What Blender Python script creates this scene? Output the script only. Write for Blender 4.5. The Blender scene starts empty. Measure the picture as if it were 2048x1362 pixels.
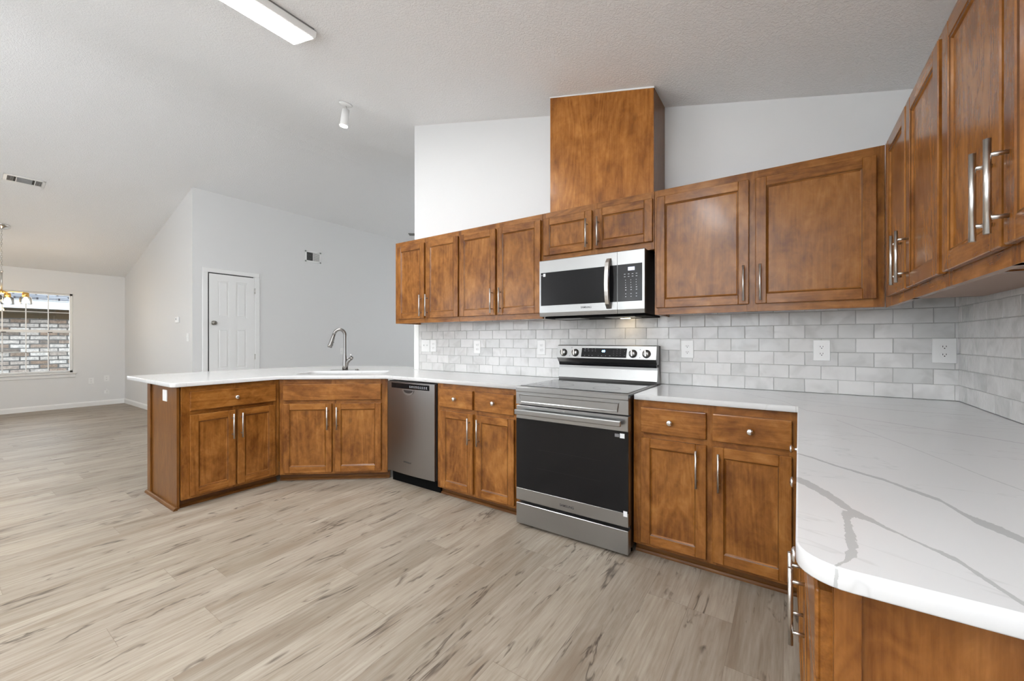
import bpy, bmesh, math, random
from mathutils import Vector, Matrix

random.seed(7)
C = bpy.context.scene.collection
R = math.radians
PI = math.pi

# ------------------------------------------------------------------ camera, world, lights, exposure
cam_d = bpy.data.cameras.new('camera')
cam_d.sensor_width = 36.0
cam_d.lens = 36.0 * 808.58 / 2048.0
cam_d.clip_start = 0.02
cam = bpy.data.objects.new('camera', cam_d)
C.objects.link(cam)
cam.location = (-0.7152, -2.9271, 1.2188)
cam.rotation_euler = (R(90 - 0.0487), 0, R(34.2762))
bpy.context.scene.camera = cam

sc = bpy.context.scene
sc.view_settings.view_transform = 'Standard'
sc.view_settings.look = 'None'
sc.view_settings.gamma = 1.0
sc.view_settings.use_curve_mapping = False
sc.view_settings.exposure = 0.95

world = bpy.data.worlds.new('World')
sc.world = world
world.use_nodes = True
bg = world.node_tree.nodes['Background']
bg.inputs['Color'].default_value = (0.86, 0.93, 1.0, 1)
bg.inputs['Strength'].default_value = 2.2


def area(name, loc, rot, sx, sy, power, col=(1, 1, 1)):
    l = bpy.data.lights.new(name, 'AREA')
    l.shape = 'RECTANGLE'
    l.size, l.size_y = sx, sy
    l.energy = power
    l.color = col
    o = bpy.data.objects.new(name, l)
    C.objects.link(o)
    o.location = loc
    o.rotation_euler = rot
    return o


# daylight at the dining window; the back and living areas are added fill
area('fill_back_right', (-1.9, -5.02, 1.55), (R(-90 - 56), 0, 0), 2.2, 1.3, 170, (0.955, 0.978, 1.0))  # unseen source, added as fill for the ceiling
area('fill_back_left', (-6.2, -5.02, 1.35), (R(-90 - 40), 0, R(20)), 2.6, 2.0, 130, (0.955, 0.978, 1.0))  # another added fill, meant for the right wall
area('daylight_dining', (-11.5, -1.90, 1.34), (0, R(-90), 0), 1.35, 1.0, 4, (0.95, 0.98, 1.0))
area('fill_living', (-4.0, 5.95, 1.4), (R(90), 0, 0), 3.0, 1.8, 90, (0.98, 0.99, 1.0))  # added fill meant for the living area


# ------------------------------------------------------------------ mesh helpers
def box(bm, x0, x1, y0, y1, z0, z1, mat=0, bev=0.0, seg=1):
    r = bmesh.ops.create_cube(bm, size=1.0)
    vs = r['verts']
    for v in vs:
        v.co = Vector(((x0 + x1) / 2 + v.co.x * (x1 - x0), (y0 + y1) / 2 + v.co.y * (y1 - y0), (z0 + z1) / 2 + v.co.z * (z1 - z0)))
    fs = {f for v in vs for f in v.link_faces}
    for f in fs:
        f.material_index = mat
    if bev > 0:
        es = list({e for v in vs for e in v.link_edges})
        rr = bmesh.ops.bevel(bm, geom=es, offset=bev, segments=seg, profile=0.5, affect='EDGES', clamp_overlap=True)
        for f in rr['faces']:
            f.material_index = mat


def prism(bm, pts, axis, a, b, mat=0):
    """polygon pts in the two axes other than `axis`, extruded from a to b"""
    def mk(p, h):
        if axis == 'x': return Vector((h, p[0], p[1]))
        if axis == 'y': return Vector((p[0], h, p[1]))
        return Vector((p[0], p[1], h))
    v0 = [bm.verts.new(mk(p, a)) for p in pts]
    v1 = [bm.verts.new(mk(p, b)) for p in pts]
    fs = [bm.faces.new(v0), bm.faces.new(v1[::-1])]
    n = len(pts)
    for i in range(n):
        fs.append(bm.faces.new((v0[i], v1[i], v1[(i + 1) % n], v0[(i + 1) % n])))
    for f in fs:
        f.material_index = mat
    bmesh.ops.recalc_face_normals(bm, faces=fs)


def cyl(bm, p, q, r0, r1=None, n=16, mat=0, caps=True, smooth=True):
    p, q = Vector(p), Vector(q)
    r1 = r0 if r1 is None else r1
    d = (q - p).normalized()
    a = d.orthogonal().normalized()
    b = d.cross(a)
    A = [bm.verts.new(p + (a * math.cos(t) + b * math.sin(t)) * r0) for t in [2 * PI * i / n for i in range(n)]]
    B = [bm.verts.new(q + (a * math.cos(t) + b * math.sin(t)) * r1) for t in [2 * PI * i / n for i in range(n)]]
    for i in range(n):
        f = bm.faces.new((A[i], A[(i + 1) % n], B[(i + 1) % n], B[i]))
        f.material_index = mat
        f.smooth = smooth
    if caps:
        for L in (A[::-1], B):
            f = bm.faces.new(L)
            f.material_index = mat


def tube(bm, pts, rad, n=14, mat=0):
    """swept tube with a radius per point (or one radius)"""
    P = [Vector(p) for p in pts]
    rs = rad if isinstance(rad, (list, tuple)) else [rad] * len(P)
    rings = []
    prev = None
    for i, p in enumerate(P):
        d = (P[min(i + 1, len(P) - 1)] - P[max(i - 1, 0)]).normalized()
        a = d.orthogonal().normalized() if prev is None else (prev - d * prev.dot(d)).normalized()
        prev = a
        b = d.cross(a)
        rings.append([bm.verts.new(p + (a * math.cos(2 * PI * k / n) + b * math.sin(2 * PI * k / n)) * rs[i]) for k in range(n)])
    for i in range(len(rings) - 1):
        for k in range(n):
            f = bm.faces.new((rings[i][k], rings[i][(k + 1) % n], rings[i + 1][(k + 1) % n], rings[i + 1][k]))
            f.smooth = True
            f.material_index = mat
    for L in (rings[0][::-1], rings[-1]):
        f = bm.faces.new(L)
        f.material_index = mat


def lathe(bm, prof, c, axis='z', n=24, mat=0, m=None):
    """prof: list of (r, h); revolved round axis through c"""
    c = Vector(c)
    rings = []
    for r, h in prof:
        ring = []
        for k in range(n):
            t = 2 * PI * k / n
            if axis == 'z': v = Vector((r * math.cos(t), r * math.sin(t), h))
            elif axis == 'y': v = Vector((r * math.cos(t), h, r * math.sin(t)))
            else: v = Vector((h, r * math.cos(t), r * math.sin(t)))
            if m is not None: v = m @ v
            ring.append(bm.verts.new(c + v))
        rings.append(ring)
    fs = []
    for i in range(len(rings) - 1):
        for k in range(n):
            f = bm.faces.new((rings[i][k], rings[i][(k + 1) % n], rings[i + 1][(k + 1) % n], rings[i + 1][k]))
            f.smooth = True
            fs.append(f)
    for L in (rings[0], rings[-1]):
        fs.append(bm.faces.new(L))
    for f in fs:
        f.material_index = mat
    bmesh.ops.recalc_face_normals(bm, faces=fs)


def link(name, bm, mats, parent=None, label=None):
    me = bpy.data.meshes.new(name)
    bmesh.ops.recalc_face_normals(bm, faces=bm.faces)
    bm.to_mesh(me)
    bm.free()
    if not isinstance(mats, (list, tuple)):
        mats = [mats]
    for m in mats:
        me.materials.append(m)
    o = bpy.data.objects.new(name, me)
    C.objects.link(o)
    if parent is not None:
        o.parent = parent
    if label:
        o['label'] = label
    return o


def tag(o, label, cat, group=None):
    o['label'] = label
    o['category'] = cat
    if group:
        o['group'] = group
    return o


def thing(name, label, cat, loc=(0, 0, 0), rz=0.0, group=None):
    o = bpy.data.objects.new(name, None)
    o.empty_display_size = 0.1
    C.objects.link(o)
    o.location = loc
    o.rotation_euler = (0, 0, rz)
    return tag(o, label, cat, group)


def struct(name, bm, mats, parent=None):
    o = link(name, bm, mats, parent)
    if parent is None:
        o['kind'] = 'structure'
    return o


def dup(root, name=None):
    r = root.copy()
    C.objects.link(r)
    for ch in list(root.children):
        c = ch.copy()
        C.objects.link(c)
        c.parent = r
        for g in list(ch.children):
            d = g.copy()
            C.objects.link(d)
            d.parent = c
    return r


def plate(name, outer, holes, z0, z1, bev, mats, parent=None):
    """flat slab with holes, rounded edges, from 2D outlines"""
    cu = bpy.data.curves.new(name + '_tmp', 'CURVE')
    cu.dimensions = '2D'
    cu.fill_mode = 'BOTH'
    for L in [outer] + holes:
        s = cu.splines.new('POLY')
        s.points.add(len(L) - 1)
        for p, q in zip(s.points, L):
            p.co = (q[0], q[1], 0, 1)
        s.use_cyclic_u = True
    cu.extrude = (z1 - z0) / 2 - bev
    cu.bevel_depth = bev
    cu.bevel_resolution = 1
    cu.offset = -bev
    tmp = bpy.data.objects.new('tmp', cu)
    C.objects.link(tmp)
    bpy.context.view_layer.update()
    dg = bpy.context.evaluated_depsgraph_get()
    me = bpy.data.meshes.new_from_object(tmp.evaluated_get(dg))
    bpy.data.objects.remove(tmp)
    bpy.data.curves.remove(cu)
    me.transform(Matrix.Translation((0, 0, (z0 + z1) / 2)))
    me.name = name
    me.materials.clear()
    for m in (mats if isinstance(mats, list) else [mats]):
        me.materials.append(m)
    o = bpy.data.objects.new(name, me)
    C.objects.link(o)
    if parent is not None:
        o.parent = parent
    return o


def text(name, s, size, loc, rot, mat, parent, ext=0.0004, xs=1.0):
    cu = bpy.data.curves.new(name + '_tmp', 'FONT')
    cu.body = s
    cu.size = size
    cu.align_x = 'CENTER'
    cu.align_y = 'CENTER'
    cu.extrude = ext
    cu.offset = size * 0.012
    tmp = bpy.data.objects.new('tmp', cu)
    C.objects.link(tmp)
    bpy.context.view_layer.update()
    me = bpy.data.meshes.new_from_object(tmp.evaluated_get(bpy.context.evaluated_depsgraph_get()))
    bpy.data.objects.remove(tmp)
    bpy.data.curves.remove(cu)
    me.materials.clear()
    me.materials.append(mat)
    o = bpy.data.objects.new(name, me)
    C.objects.link(o)
    o.parent = parent
    o.location = loc
    o.rotation_euler = rot
    o.scale = (xs, 1, 1)
    return o


# ------------------------------------------------------------------ materials
class NT:
    def __init__(s, name):
        s.m = bpy.data.materials.new(name)
        s.m.use_nodes = True
        s.t = s.m.node_tree
        s.b = s.t.nodes['Principled BSDF']

    def n(s, typ, **kw):
        nd = s.t.nodes.new(typ)
        for k, v in kw.items():
            if k.startswith('_'):
                setattr(nd, k[1:], v)
            else:
                nd.inputs[k.replace('__', ' ')].default_value = v
        return nd

    def l(s, a, b):
        s.t.links.new(a, b)

    def math(s, op, a, b=None, c=None, clamp=False):
        nd = s.t.nodes.new('ShaderNodeMath')
        nd.operation = op
        nd.use_clamp = clamp
        for i, x in enumerate((a, b, c)):
            if x is None: continue
            if isinstance(x, (int, float)): nd.inputs[i].default_value = x
            else: s.l(x, nd.inputs[i])
        return nd.outputs[0]

    def ramp(s, fac, stops, interp='LINEAR'):
        nd = s.t.nodes.new('ShaderNodeValToRGB')
        cr = nd.color_ramp
        cr.interpolation = interp
        while len(cr.elements) > 1: cr.elements.remove(cr.elements[-1])
        cr.elements[0].position = stops[0][0]
        cr.elements[0].color = tuple(stops[0][1]) + (1,) if len(stops[0][1]) == 3 else stops[0][1]
        for p, c in stops[1:]:
            e = cr.elements.new(p)
            e.color = tuple(c) + (1,)
        s.l(fac, nd.inputs[0])
        return nd.outputs[0]

    def mix(s, fac, a, b, typ='MIX'):
        nd = s.t.nodes.new('ShaderNodeMix')
        nd.data_type = 'RGBA'
        nd.blend_type = typ
        for sock, x in ((nd.inputs[0], fac), (nd.inputs[6], a), (nd.inputs[7], b)):
            if isinstance(x, (int, float)): sock.default_value = x
            elif isinstance(x, tuple): sock.default_value = x + (1,) if len(x) == 3 else x
            else: s.l(x, sock)
        return nd.outputs[2]

    def set(s, **kw):
        for k, v in kw.items():
            k = k.replace('__', ' ')
            if isinstance(v, (int, float, tuple)):
                s.b.inputs[k].default_value = v + (1,) if isinstance(v, tuple) and len(v) == 3 else v
            else:
                s.l(v, s.b.inputs[k])

    def bump(s, h, strength, dist=0.01):
        nd = s.n('ShaderNodeBump', Strength=strength, Distance=dist)
        s.l(h, nd.inputs['Height'])
        s.l(nd.outputs[0], s.b.inputs['Normal'])


def simple(name, col, rough=0.5, metal=0.0, **kw):
    t = NT(name)
    t.set(Base__Color=col, Roughness=rough, Metallic=metal, **kw)
    return t.m


def emis(name, col, strength):
    t = NT(name)
    t.set(Base__Color=col, Roughness=0.6)
    t.b.inputs['Emission Color'].default_value = tuple(col) + (1,)
    t.b.inputs['Emission Strength'].default_value = strength
    return t.m


def wood(name, grain, base=1.0, rough=0.24, warm=1.0, blotch=1.0, curl=False):
    """stained maple; grain: 'z' vertical or 'x' along the run"""
    t = NT(name)
    tc = t.n('ShaderNodeTexCoord')
    oi = t.n('ShaderNodeObjectInfo')
    mul = t.n('ShaderNodeVectorMath', _operation='SCALE')
    cmb = t.n('ShaderNodeCombineXYZ', X=37.0, Y=11.0, Z=23.0)
    t.l(cmb.outputs[0], mul.inputs[0])
    t.l(oi.outputs['Random'], mul.inputs['Scale'])
    add = t.n('ShaderNodeVectorMath', _operation='ADD')
    t.l(tc.outputs['Object'], add.inputs[0])
    t.l(mul.outputs[0], add.inputs[1])

    def mp(sc):
        s = sc if grain == 'z' else (sc[2], sc[1], sc[0])
        m = t.n('ShaderNodeMapping')
        m.inputs['Scale'].default_value = s
        t.l(add.outputs[0], m.inputs['Vector'])
        return m.outputs[0]
    # broad figure
    n1 = t.n('ShaderNodeTexNoise', Scale=1.0, Detail=3.0, Roughness=0.6, Distortion=0.6)
    t.l(mp((6.0, 6.0, 3.4)), n1.inputs['Vector'])
    # cathedral lines: contour of a stretched noise
    n2 = t.n('ShaderNodeTexNoise', Scale=1.0, Detail=1.5, Roughness=0.5, Distortion=1.6 if curl else 0.3)
    t.l(mp((5.5, 5.5, 3.2) if curl else (5.0, 5.0, 0.75)), n2.inputs['Vector'])
    ring = t.math('FRACT', t.math('MULTIPLY', n2.outputs[0], 9.0 if curl else 15.0))
    ring = t.math('ABSOLUTE', t.math('SUBTRACT', ring, 0.5))
    ring = t.math('MULTIPLY', ring, 2.0)
    # fine fibre
    n3 = t.n('ShaderNodeTexNoise', Scale=1.0, Detail=4.0, Roughness=0.7)
    t.l(mp((150, 150, 7)), n3.inputs['Vector'])
    # mottling
    n4 = t.n('ShaderNodeTexNoise', Scale=1.0, Detail=4.0, Roughness=0.65, Distortion=0.9)
    t.l(mp((22, 22, 14)), n4.inputs['Vector'])
    v = t.math('MULTIPLY', n1.outputs[0], 0.54 * blotch)
    v = t.math('ADD', v, t.math('MULTIPLY', n4.outputs[0], 0.28 * blotch))
    v = t.math('ADD', v, t.math('MULTIPLY', ring, 0.07))
    v = t.math('ADD', v, t.math('MULTIPLY', n3.outputs[0], 0.22))
    v = t.math('ADD', v, 0.5 * (1 - 0.86 * 1) + (0.41 * (1 - blotch)) - 0.095)
    b, w = base, warm
    col = t.ramp(v, [(0.30, (0.085 * b, 0.025 * b * w, 0.004 * b)), (0.44, (0.19 * b, 0.065 * b * w, 0.011 * b)),
                     (0.56, (0.30 * b, 0.115 * b * w, 0.022 * b)), (0.74, (0.46 * b, 0.200 * b * w, 0.048 * b))])
    # small dark pin knots
    vo = t.n('ShaderNodeTexVoronoi', Scale=1.0, Randomness=1.0)
    t.l(mp((5.5, 5.5, 3.6)), vo.inputs['Vector'])
    kn = t.ramp(vo.outputs['Distance'], [(0.0, (1, 1, 1)), (0.045, (0.75, 0.75, 0.75)), (0.13, (0, 0, 0))])
    col = t.mix(t.math('MULTIPLY', kn, 0.5), col, (0.06, 0.02, 0.006))
    t.set(Base__Color=col, Roughness=rough)
    t.b.inputs['Coat Weight'].default_value = 0.10
    t.b.inputs['Coat Roughness'].default_value = 0.10
    t.b.inputs['Specular IOR Level'].default_value = 0.30
    t.bump(n3.outputs[0], 0.12, 0.002)
    return t.m


WV = wood('stained_maple_vertical', 'z', base=0.88)
WH = wood('stained_maple_horizontal', 'x', base=0.92)
WP = wood('stained_maple_plywood', 'z', base=1.35, warm=1.0, blotch=0.75)
WE = wood('stained_end_plywood', 'z', base=0.70, warm=0.95, blotch=0.9, curl=True)
WG = wood('glazed_bead', 'z', base=0.45, blotch=0.5)
WD = wood('stained_maple_side', 'z', base=0.60, rough=0.3, blotch=0.6)
WU = simple('cabinet_underside', (0.33, 0.22, 0.16), 0.5)
KICK = wood('stained_kick_board', 'x', base=0.45, rough=0.35, blotch=0.5)


def wall_paint(name, col, rough=0.55, bs=0.06, scale=260):
    t = NT(name)
    tc = t.n('ShaderNodeTexCoord')
    n = t.n('ShaderNodeTexNoise', Scale=scale, Detail=2.0)
    t.l(tc.outputs['Object'], n.inputs['Vector'])
    t.set(Base__Color=col, Roughness=rough)
    t.bump(n.outputs[0], bs, 0.002)
    return t.m


PAINT = wall_paint('white_wall_paint', (0.74, 0.74, 0.735))
TRIMW = simple('white_trim_paint', (0.84, 0.84, 0.83), 0.35)


def ceiling_mat():
    t = NT('textured_ceiling_paint')
    tc = t.n('ShaderNodeTexCoord')
    n = t.n('ShaderNodeTexNoise', Scale=75.0, Detail=4.0, Roughness=0.6, Distortion=0.6)
    t.l(tc.outputs['Object'], n.inputs['Vector'])
    r = t.ramp(n.outputs[0], [(0.42, (0, 0, 0)), (0.60, (1, 1, 1))])
    t.set(Base__Color=(0.90, 0.90, 0.90), Roughness=0.75)
    t.bump(r, 0.45, 0.006)
    return t.m


CEIL = ceiling_mat()


def floor_mat():
    t = NT('light_vinyl_planks')
    tc = t.n('ShaderNodeTexCoord')
    sp = t.n('ShaderNodeSeparateXYZ')
    t.l(tc.outputs['Object'], sp.inputs[0])
    X, Y = sp.outputs[0], sp.outputs[1]
    W, LN = 0.182, 1.22
    xs = t.math('DIVIDE', X, W)
    row = t.math('FLOOR', xs)
    wn = t.n('ShaderNodeTexWhiteNoise', _noise_dimensions='1D')
    t.l(row, wn.inputs['W'])
    ys = t.math('ADD', t.math('DIVIDE', Y, LN), t.math('MULTIPLY', wn.outputs['Value'], 7.3))
    colm = t.math('FLOOR', ys)
    cid = t.n('ShaderNodeCombineXYZ')
    t.l(row, cid.inputs[0]); t.l(colm, cid.inputs[1])
    wn2 = t.n('ShaderNodeTexWhiteNoise', _noise_dimensions='2D')
    t.l(cid.outputs[0], wn2.inputs['Vector'])
    pid = wn2.outputs['Value']
    fx = t.math('FRACT', xs); fy = t.math('FRACT', ys)
    ex = t.math('MULTIPLY', t.math('MINIMUM', fx, t.math('SUBTRACT', 1.0, fx)), W)
    ey = t.math('MULTIPLY', t.math('MINIMUM', fy, t.math('SUBTRACT', 1.0, fy)), LN)
    edge = t.math('MINIMUM', ex, ey)
    seam = t.math('LESS_THAN', edge, 0.0011)

    def vec(sx, sy, k):
        c = t.n('ShaderNodeCombineXYZ')
        t.l(t.math('MULTIPLY', X, sx), c.inputs[0])
        t.l(t.math('MULTIPLY', Y, sy), c.inputs[1])
        t.l(t.math('MULTIPLY', pid, k), c.inputs[2])
        return c.outputs[0]
    big = t.n('ShaderNodeTexNoise', Scale=1.0, Detail=3.0, Roughness=0.55, Distortion=0.6)
    t.l(vec(9, 1.3, 90), big.inputs['Vector'])
    fine = t.n('ShaderNodeTexNoise', Scale=1.0, Detail=4.0, Roughness=0.65, Distortion=0.3)
    t.l(vec(75, 4.0, 60), fine.inputs['Vector'])
    # meandering dark streak lines: narrow band round the mid level of a stretched noise
    st = t.n('ShaderNodeTexNoise', Scale=1.0, Detail=4.0, Roughness=0.6, Distortion=0.8)
    t.l(vec(7.5, 1.25, 40), st.inputs['Vector'])
    band = t.math('ABSOLUTE', t.math('SUBTRACT', st.outputs[0], 0.5))
    line = t.ramp(band, [(0.0, (1, 1, 1)), (0.008, (0.7, 0.7, 0.7)), (0.026, (0, 0, 0))])
    msk = t.n('ShaderNodeTexNoise', Scale=1.0, Detail=3.0, Roughness=0.6)
    t.l(vec(14, 3.2, 25), msk.inputs['Vector'])
    mk = t.ramp(msk.outputs[0], [(0.50, (0, 0, 0)), (0.62, (1, 1, 1))])
    line = t.math('MULTIPLY', line, mk)
    # short dark dashes
    ds = t.n('ShaderNodeTexNoise', Scale=1.0, Detail=3.0, Roughness=0.6, Distortion=1.2)
    t.l(vec(38, 6.5, 70), ds.inputs['Vector'])
    dash = t.ramp(ds.outputs[0], [(0.69, (0, 0, 0)), (0.76, (1, 1, 1))])
    # broad darker heart streak
    hs = t.ramp(big.outputs[0], [(0.52, (0, 0, 0)), (0.70, (1, 1, 1))])
    base = t.ramp(fine.outputs[0], [(0.3, (0.265, 0.217, 0.166)), (0.5, (0.335, 0.284, 0.228)), (0.72, (0.40, 0.348, 0.288))])
    tint = t.ramp(pid, [(0.0, (0.86, 0.85, 0.83)), (0.5, (1, 1, 1)), (1.0, (1.08, 1.09, 1.08))])
    col = t.mix(1.0, base, tint, 'MULTIPLY')
    col = t.mix(t.math('MULTIPLY', hs, 0.55), col, (0.19, 0.135, 0.088))
    pale = t.ramp(big.outputs[0], [(0.30, (1, 1, 1)), (0.44, (0, 0, 0))])
    col = t.mix(t.math('MULTIPLY', pale, 0.35), col, (0.47, 0.42, 0.35))
    col = t.mix(t.math('MULTIPLY', line, 0.85), col, (0.05, 0.033, 0.023))
    col = t.mix(t.math('MULTIPLY', dash, 0.62), col, (0.10, 0.066, 0.045))
    col = t.mix(t.math('MULTIPLY', seam, 0.45), col, (0.15, 0.11, 0.08))
    t.set(Base__Color=col, Roughness=0.45)
    t.b.inputs['Specular IOR Level'].default_value = 0.35
    h = t.math('SUBTRACT', t.math('MULTIPLY', fine.outputs[0], 0.5), t.math('MULTIPLY', seam, 0.8))
    t.bump(h, 0.15, 0.002)
    return t.m


FLOOR = floor_mat()


def quartz_mat(name, veins, ox=0.0):
    """white quartz; veins = list of (curve [(along, across)...], along axis 'x'|'y', half widths [(along, w)...])"""
    t = NT(name)
    tc = t.n('ShaderNodeTexCoord')
    sp = t.n('ShaderNodeSeparateXYZ')
    t.l(tc.outputs['Object'], sp.inputs[0])
    jit = t.n('ShaderNodeTexNoise', Scale=22.0, Detail=5.0, Roughness=0.7)
    t.l(tc.outputs['Object'], jit.inputs['Vector'])
    jit2 = t.n('ShaderNodeTexNoise', Scale=70.0, Detail=3.0, Roughness=0.7)
    t.l(tc.outputs['Object'], jit2.inputs['Vector'])
    j = t.math('MULTIPLY', t.math('SUBTRACT', jit.outputs[0], 0.5), 0.022)
    total = None

    def fcurve(inp, pts, lo, hi, vlo, vhi):
        mr = t.math('DIVIDE', t.math('SUBTRACT', inp, lo), hi - lo)
        fc = t.n('ShaderNodeFloatCurve')
        cm = fc.mapping.curves[0]
        P = [((a - lo) / (hi - lo), (b - vlo) / (vhi - vlo)) for a, b in pts]
        cm.points[0].location = P[0]
        cm.points[1].location = P[-1]
        for p in P[1:-1]:
            cm.points.new(*p)
        for p in cm.points:
            p.handle_type = 'VECTOR'
        fc.mapping.update()
        t.l(mr, fc.inputs['Value'])
        return t.math('ADD', t.math('MULTIPLY', fc.outputs[0], vhi - vlo), vlo), mr

    for ax, pts, w, strength in veins:
        pts = sorted(pts)
        inp, oth = (sp.outputs[0], sp.outputs[1]) if ax == 'x' else (sp.outputs[1], sp.outputs[0])
        lo, hi = pts[0][0], pts[-1][0]
        vs = [b for a, b in pts]
        vlo, vhi = min(vs) - 0.01, max(vs) + 0.01
        g, mr = fcurve(inp, pts, lo, hi, vlo, vhi)
        d = t.math('ABSOLUTE', t.math('ADD', t.math('SUBTRACT', oth, g), j))
        # slope compensation is folded into the widths
        if isinstance(w, (int, float)):
            wv = t.math('MULTIPLY', t.math('ADD', jit2.outputs[0], 0.1), w)
        else:
            wg, _ = fcurve(inp, w, lo, hi, 0.0, 0.06)
            wv = t.math('MULTIPLY', t.math('ADD', jit2.outputs[0], 0.5), wg)
        inside = t.math('LESS_THAN', d, wv)
        rng = t.math('MULTIPLY', t.math('GREATER_THAN', inp, lo), t.math('LESS_THAN', inp, hi))
        inside = t.math('MULTIPLY', t.math('MULTIPLY', inside, rng), strength)
        total = inside if total is None else t.math('MAXIMUM', total, inside)
    # sparse faint hairline veins elsewhere
    mp = t.n('ShaderNodeMapping')
    mp.inputs['Rotation'].default_value = (0, 0, R(38))
    mp.inputs['Scale'].default_value = (0.8, 2.6, 1.0)
    t.l(tc.outputs['Object'], mp.inputs['Vector'])
    hv = t.n('ShaderNodeTexNoise', Scale=1.3, Detail=5.0, Roughness=0.6, Distortion=0.4)
    t.l(mp.outputs[0], hv.inputs['Vector'])
    hb = t.math('ABSOLUTE', t.math('SUBTRACT', hv.outputs[0], 0.5))
    hl = t.ramp(hb, [(0.0, (1, 1, 1)), (0.006, (0, 0, 0))])
    hl = t.math('MULTIPLY', hl, 0.28)
    total = hl if total is None else t.math('MAXIMUM', total, hl)
    col = t.mix(total, (0.65, 0.65, 0.65), (0.42, 0.42, 0.415))
    t.set(Base__Color=col, Roughness=0.13)
    return t.m


veins_right = [
    ('x', [(-0.72, -1.585), (-0.693, -1.597), (-0.661, -1.621), (-0.619, -1.673), (-0.543, -1.74), (-0.51, -1.787), (-0.475, -1.832),
           (-0.456, -1.915), (-0.427, -1.958), (-0.40, -2.03), (-0.34, -2.16), (-0.30, -2.24)],
     [(-0.72, 0.004), (-0.66, 0.008), (-0.58, 0.008), (-0.5, 0.012), (-0.475, 0.013), (-0.45, 0.026), (-0.40, 0.030), (-0.30, 0.015)], 0.85),
    ('x', [(-0.72, -1.80), (-0.70, -1.838), (-0.68, -1.864), (-0.652, -1.913), (-0.628, -1.967), (-0.619, -1.999), (-0.597, -2.02), (-0.561, -2.072),
           (-0.521, -2.117), (-0.512, -2.145), (-0.49, -2.207), (-0.475, -2.24)],
     [(-0.72, 0.020), (-0.68, 0.024), (-0.64, 0.028), (-0.62, 0.024), (-0.60, 0.012), (-0.57, 0.005), (-0.545, 0.004), (-0.53, 0.010), (-0.515, 0.012), (-0.475, 0.009)], 0.85),
    ('y', [(-2.24, -0.664), (-2.214, -0.651), (-2.183, -0.640), (-2.142, -0.636), (-2.099, -0.634), (-2.051, -0.632), (-1.995, -0.626)],
     [(-2.24, 0.002), (-2.20, 0.003), (-2.183, 0.0065), (-2.142, 0.0055), (-2.099, 0.005), (-2.03, 0.006), (-1.995, 0.009)], 0.85),
    ('x', [(-0.56, -0.95), (-0.499, -1.123), (-0.464, -1.231), (-0.428, -1.332), (-0.382, -1.48), (-0.347, -1.598), (-0.323, -1.66), (-0.28, -1.8)], 0.011, 0.5),
    ('x', [(-1.15, -0.04), (-0.914, -0.272), (-0.73, -0.50), (-0.648, -0.76), (-0.496, -0.853), (-0.336, -0.955), (-0.22, -1.033), (-0.14, -1.095), (-0.02, -1.2)], 0.009, 0.6),
    ('x', [(-0.85, -0.06), (-0.651, -0.40), (-0.412, -0.52), (-0.256, -0.536), (-0.087, -0.525)], 0.009, 0.5),
    ('x', [(-0.62, -0.30), (-0.40, -0.36), (-0.2, -0.33), (-0.03, -0.40)], 0.008, 0.35),
]
QR = quartz_mat('white_quartz_right', veins_right)
QL = quartz_mat('white_quartz_left', [])


def tile_mat():
    t = NT('glazed_grey_tile')
    ge = t.n('ShaderNodeNewGeometry')
    tc = t.n('ShaderNodeTexCoord')
    oi = ge.outputs['Random Per Island']
    off = t.n('ShaderNodeVectorMath', _operation='ADD')
    sc_ = t.n('ShaderNodeCombineXYZ')
    t.l(t.math('MULTIPLY', oi, 91.0), sc_.inputs[0])
    t.l(t.math('MULTIPLY', oi, 37.0), sc_.inputs[1])
    t.l(tc.outputs['Object'], off.inputs[0])
    t.l(sc_.outputs[0], off.inputs[1])
    n = t.n('ShaderNodeTexNoise', Scale=9.0, Detail=2.5, Roughness=0.5, Distortion=0.7)
    t.l(off.outputs[0], n.inputs['Vector'])
    b = t.ramp(oi, [(0.0, (0.60, 0.60, 0.59)), (0.5, (0.67, 0.665, 0.655)), (1.0, (0.72, 0.71, 0.70))])
    v = t.ramp(n.outputs[0], [(0.3, (0.84, 0.84, 0.835)), (0.5, (1, 1, 1)), (0.75, (1.06, 1.06, 1.06))])
    col = t.mix(1.0, b, v, 'MULTIPLY')
    t.set(Base__Color=col, Roughness=0.12)
    n2 = t.n('ShaderNodeTexNoise', Scale=24.0, Detail=2.0, Roughness=0.5, Distortion=0.8)
    t.l(off.outputs[0], n2.inputs['Vector'])
    t.bump(n2.outputs[0], 0.28, 0.005)
    return t.m


TILE = tile_mat()
GROUT = simple('white_grout', (0.46, 0.46, 0.45), 0.8)


def steel(name, brush, col=(0.37, 0.37, 0.365), rough=0.30, b=0.012):
    t = NT(name)
    tc = t.n('ShaderNodeTexCoord')
    m = t.n('ShaderNodeMapping')
    m.inputs['Scale'].default_value = {'x': (1.5, 60, 600), 'z': (600, 60, 1.5)}[brush]
    t.l(tc.outputs['Object'], m.inputs['Vector'])
    n = t.n('ShaderNodeTexNoise', Scale=1.0, Detail=3.0, Roughness=0.6)
    t.l(m.outputs[0], n.inputs['Vector'])
    r = t.math('ADD', t.math('MULTIPLY', n.outputs[0], 0.10), rough - 0.05)
    t.set(Base__Color=col, Metallic=1.0, Roughness=r)
    t.b.inputs['Anisotropic'].default_value = 0.4
    t.bump(n.outputs[0], b, 0.0006)
    return t.m


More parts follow.
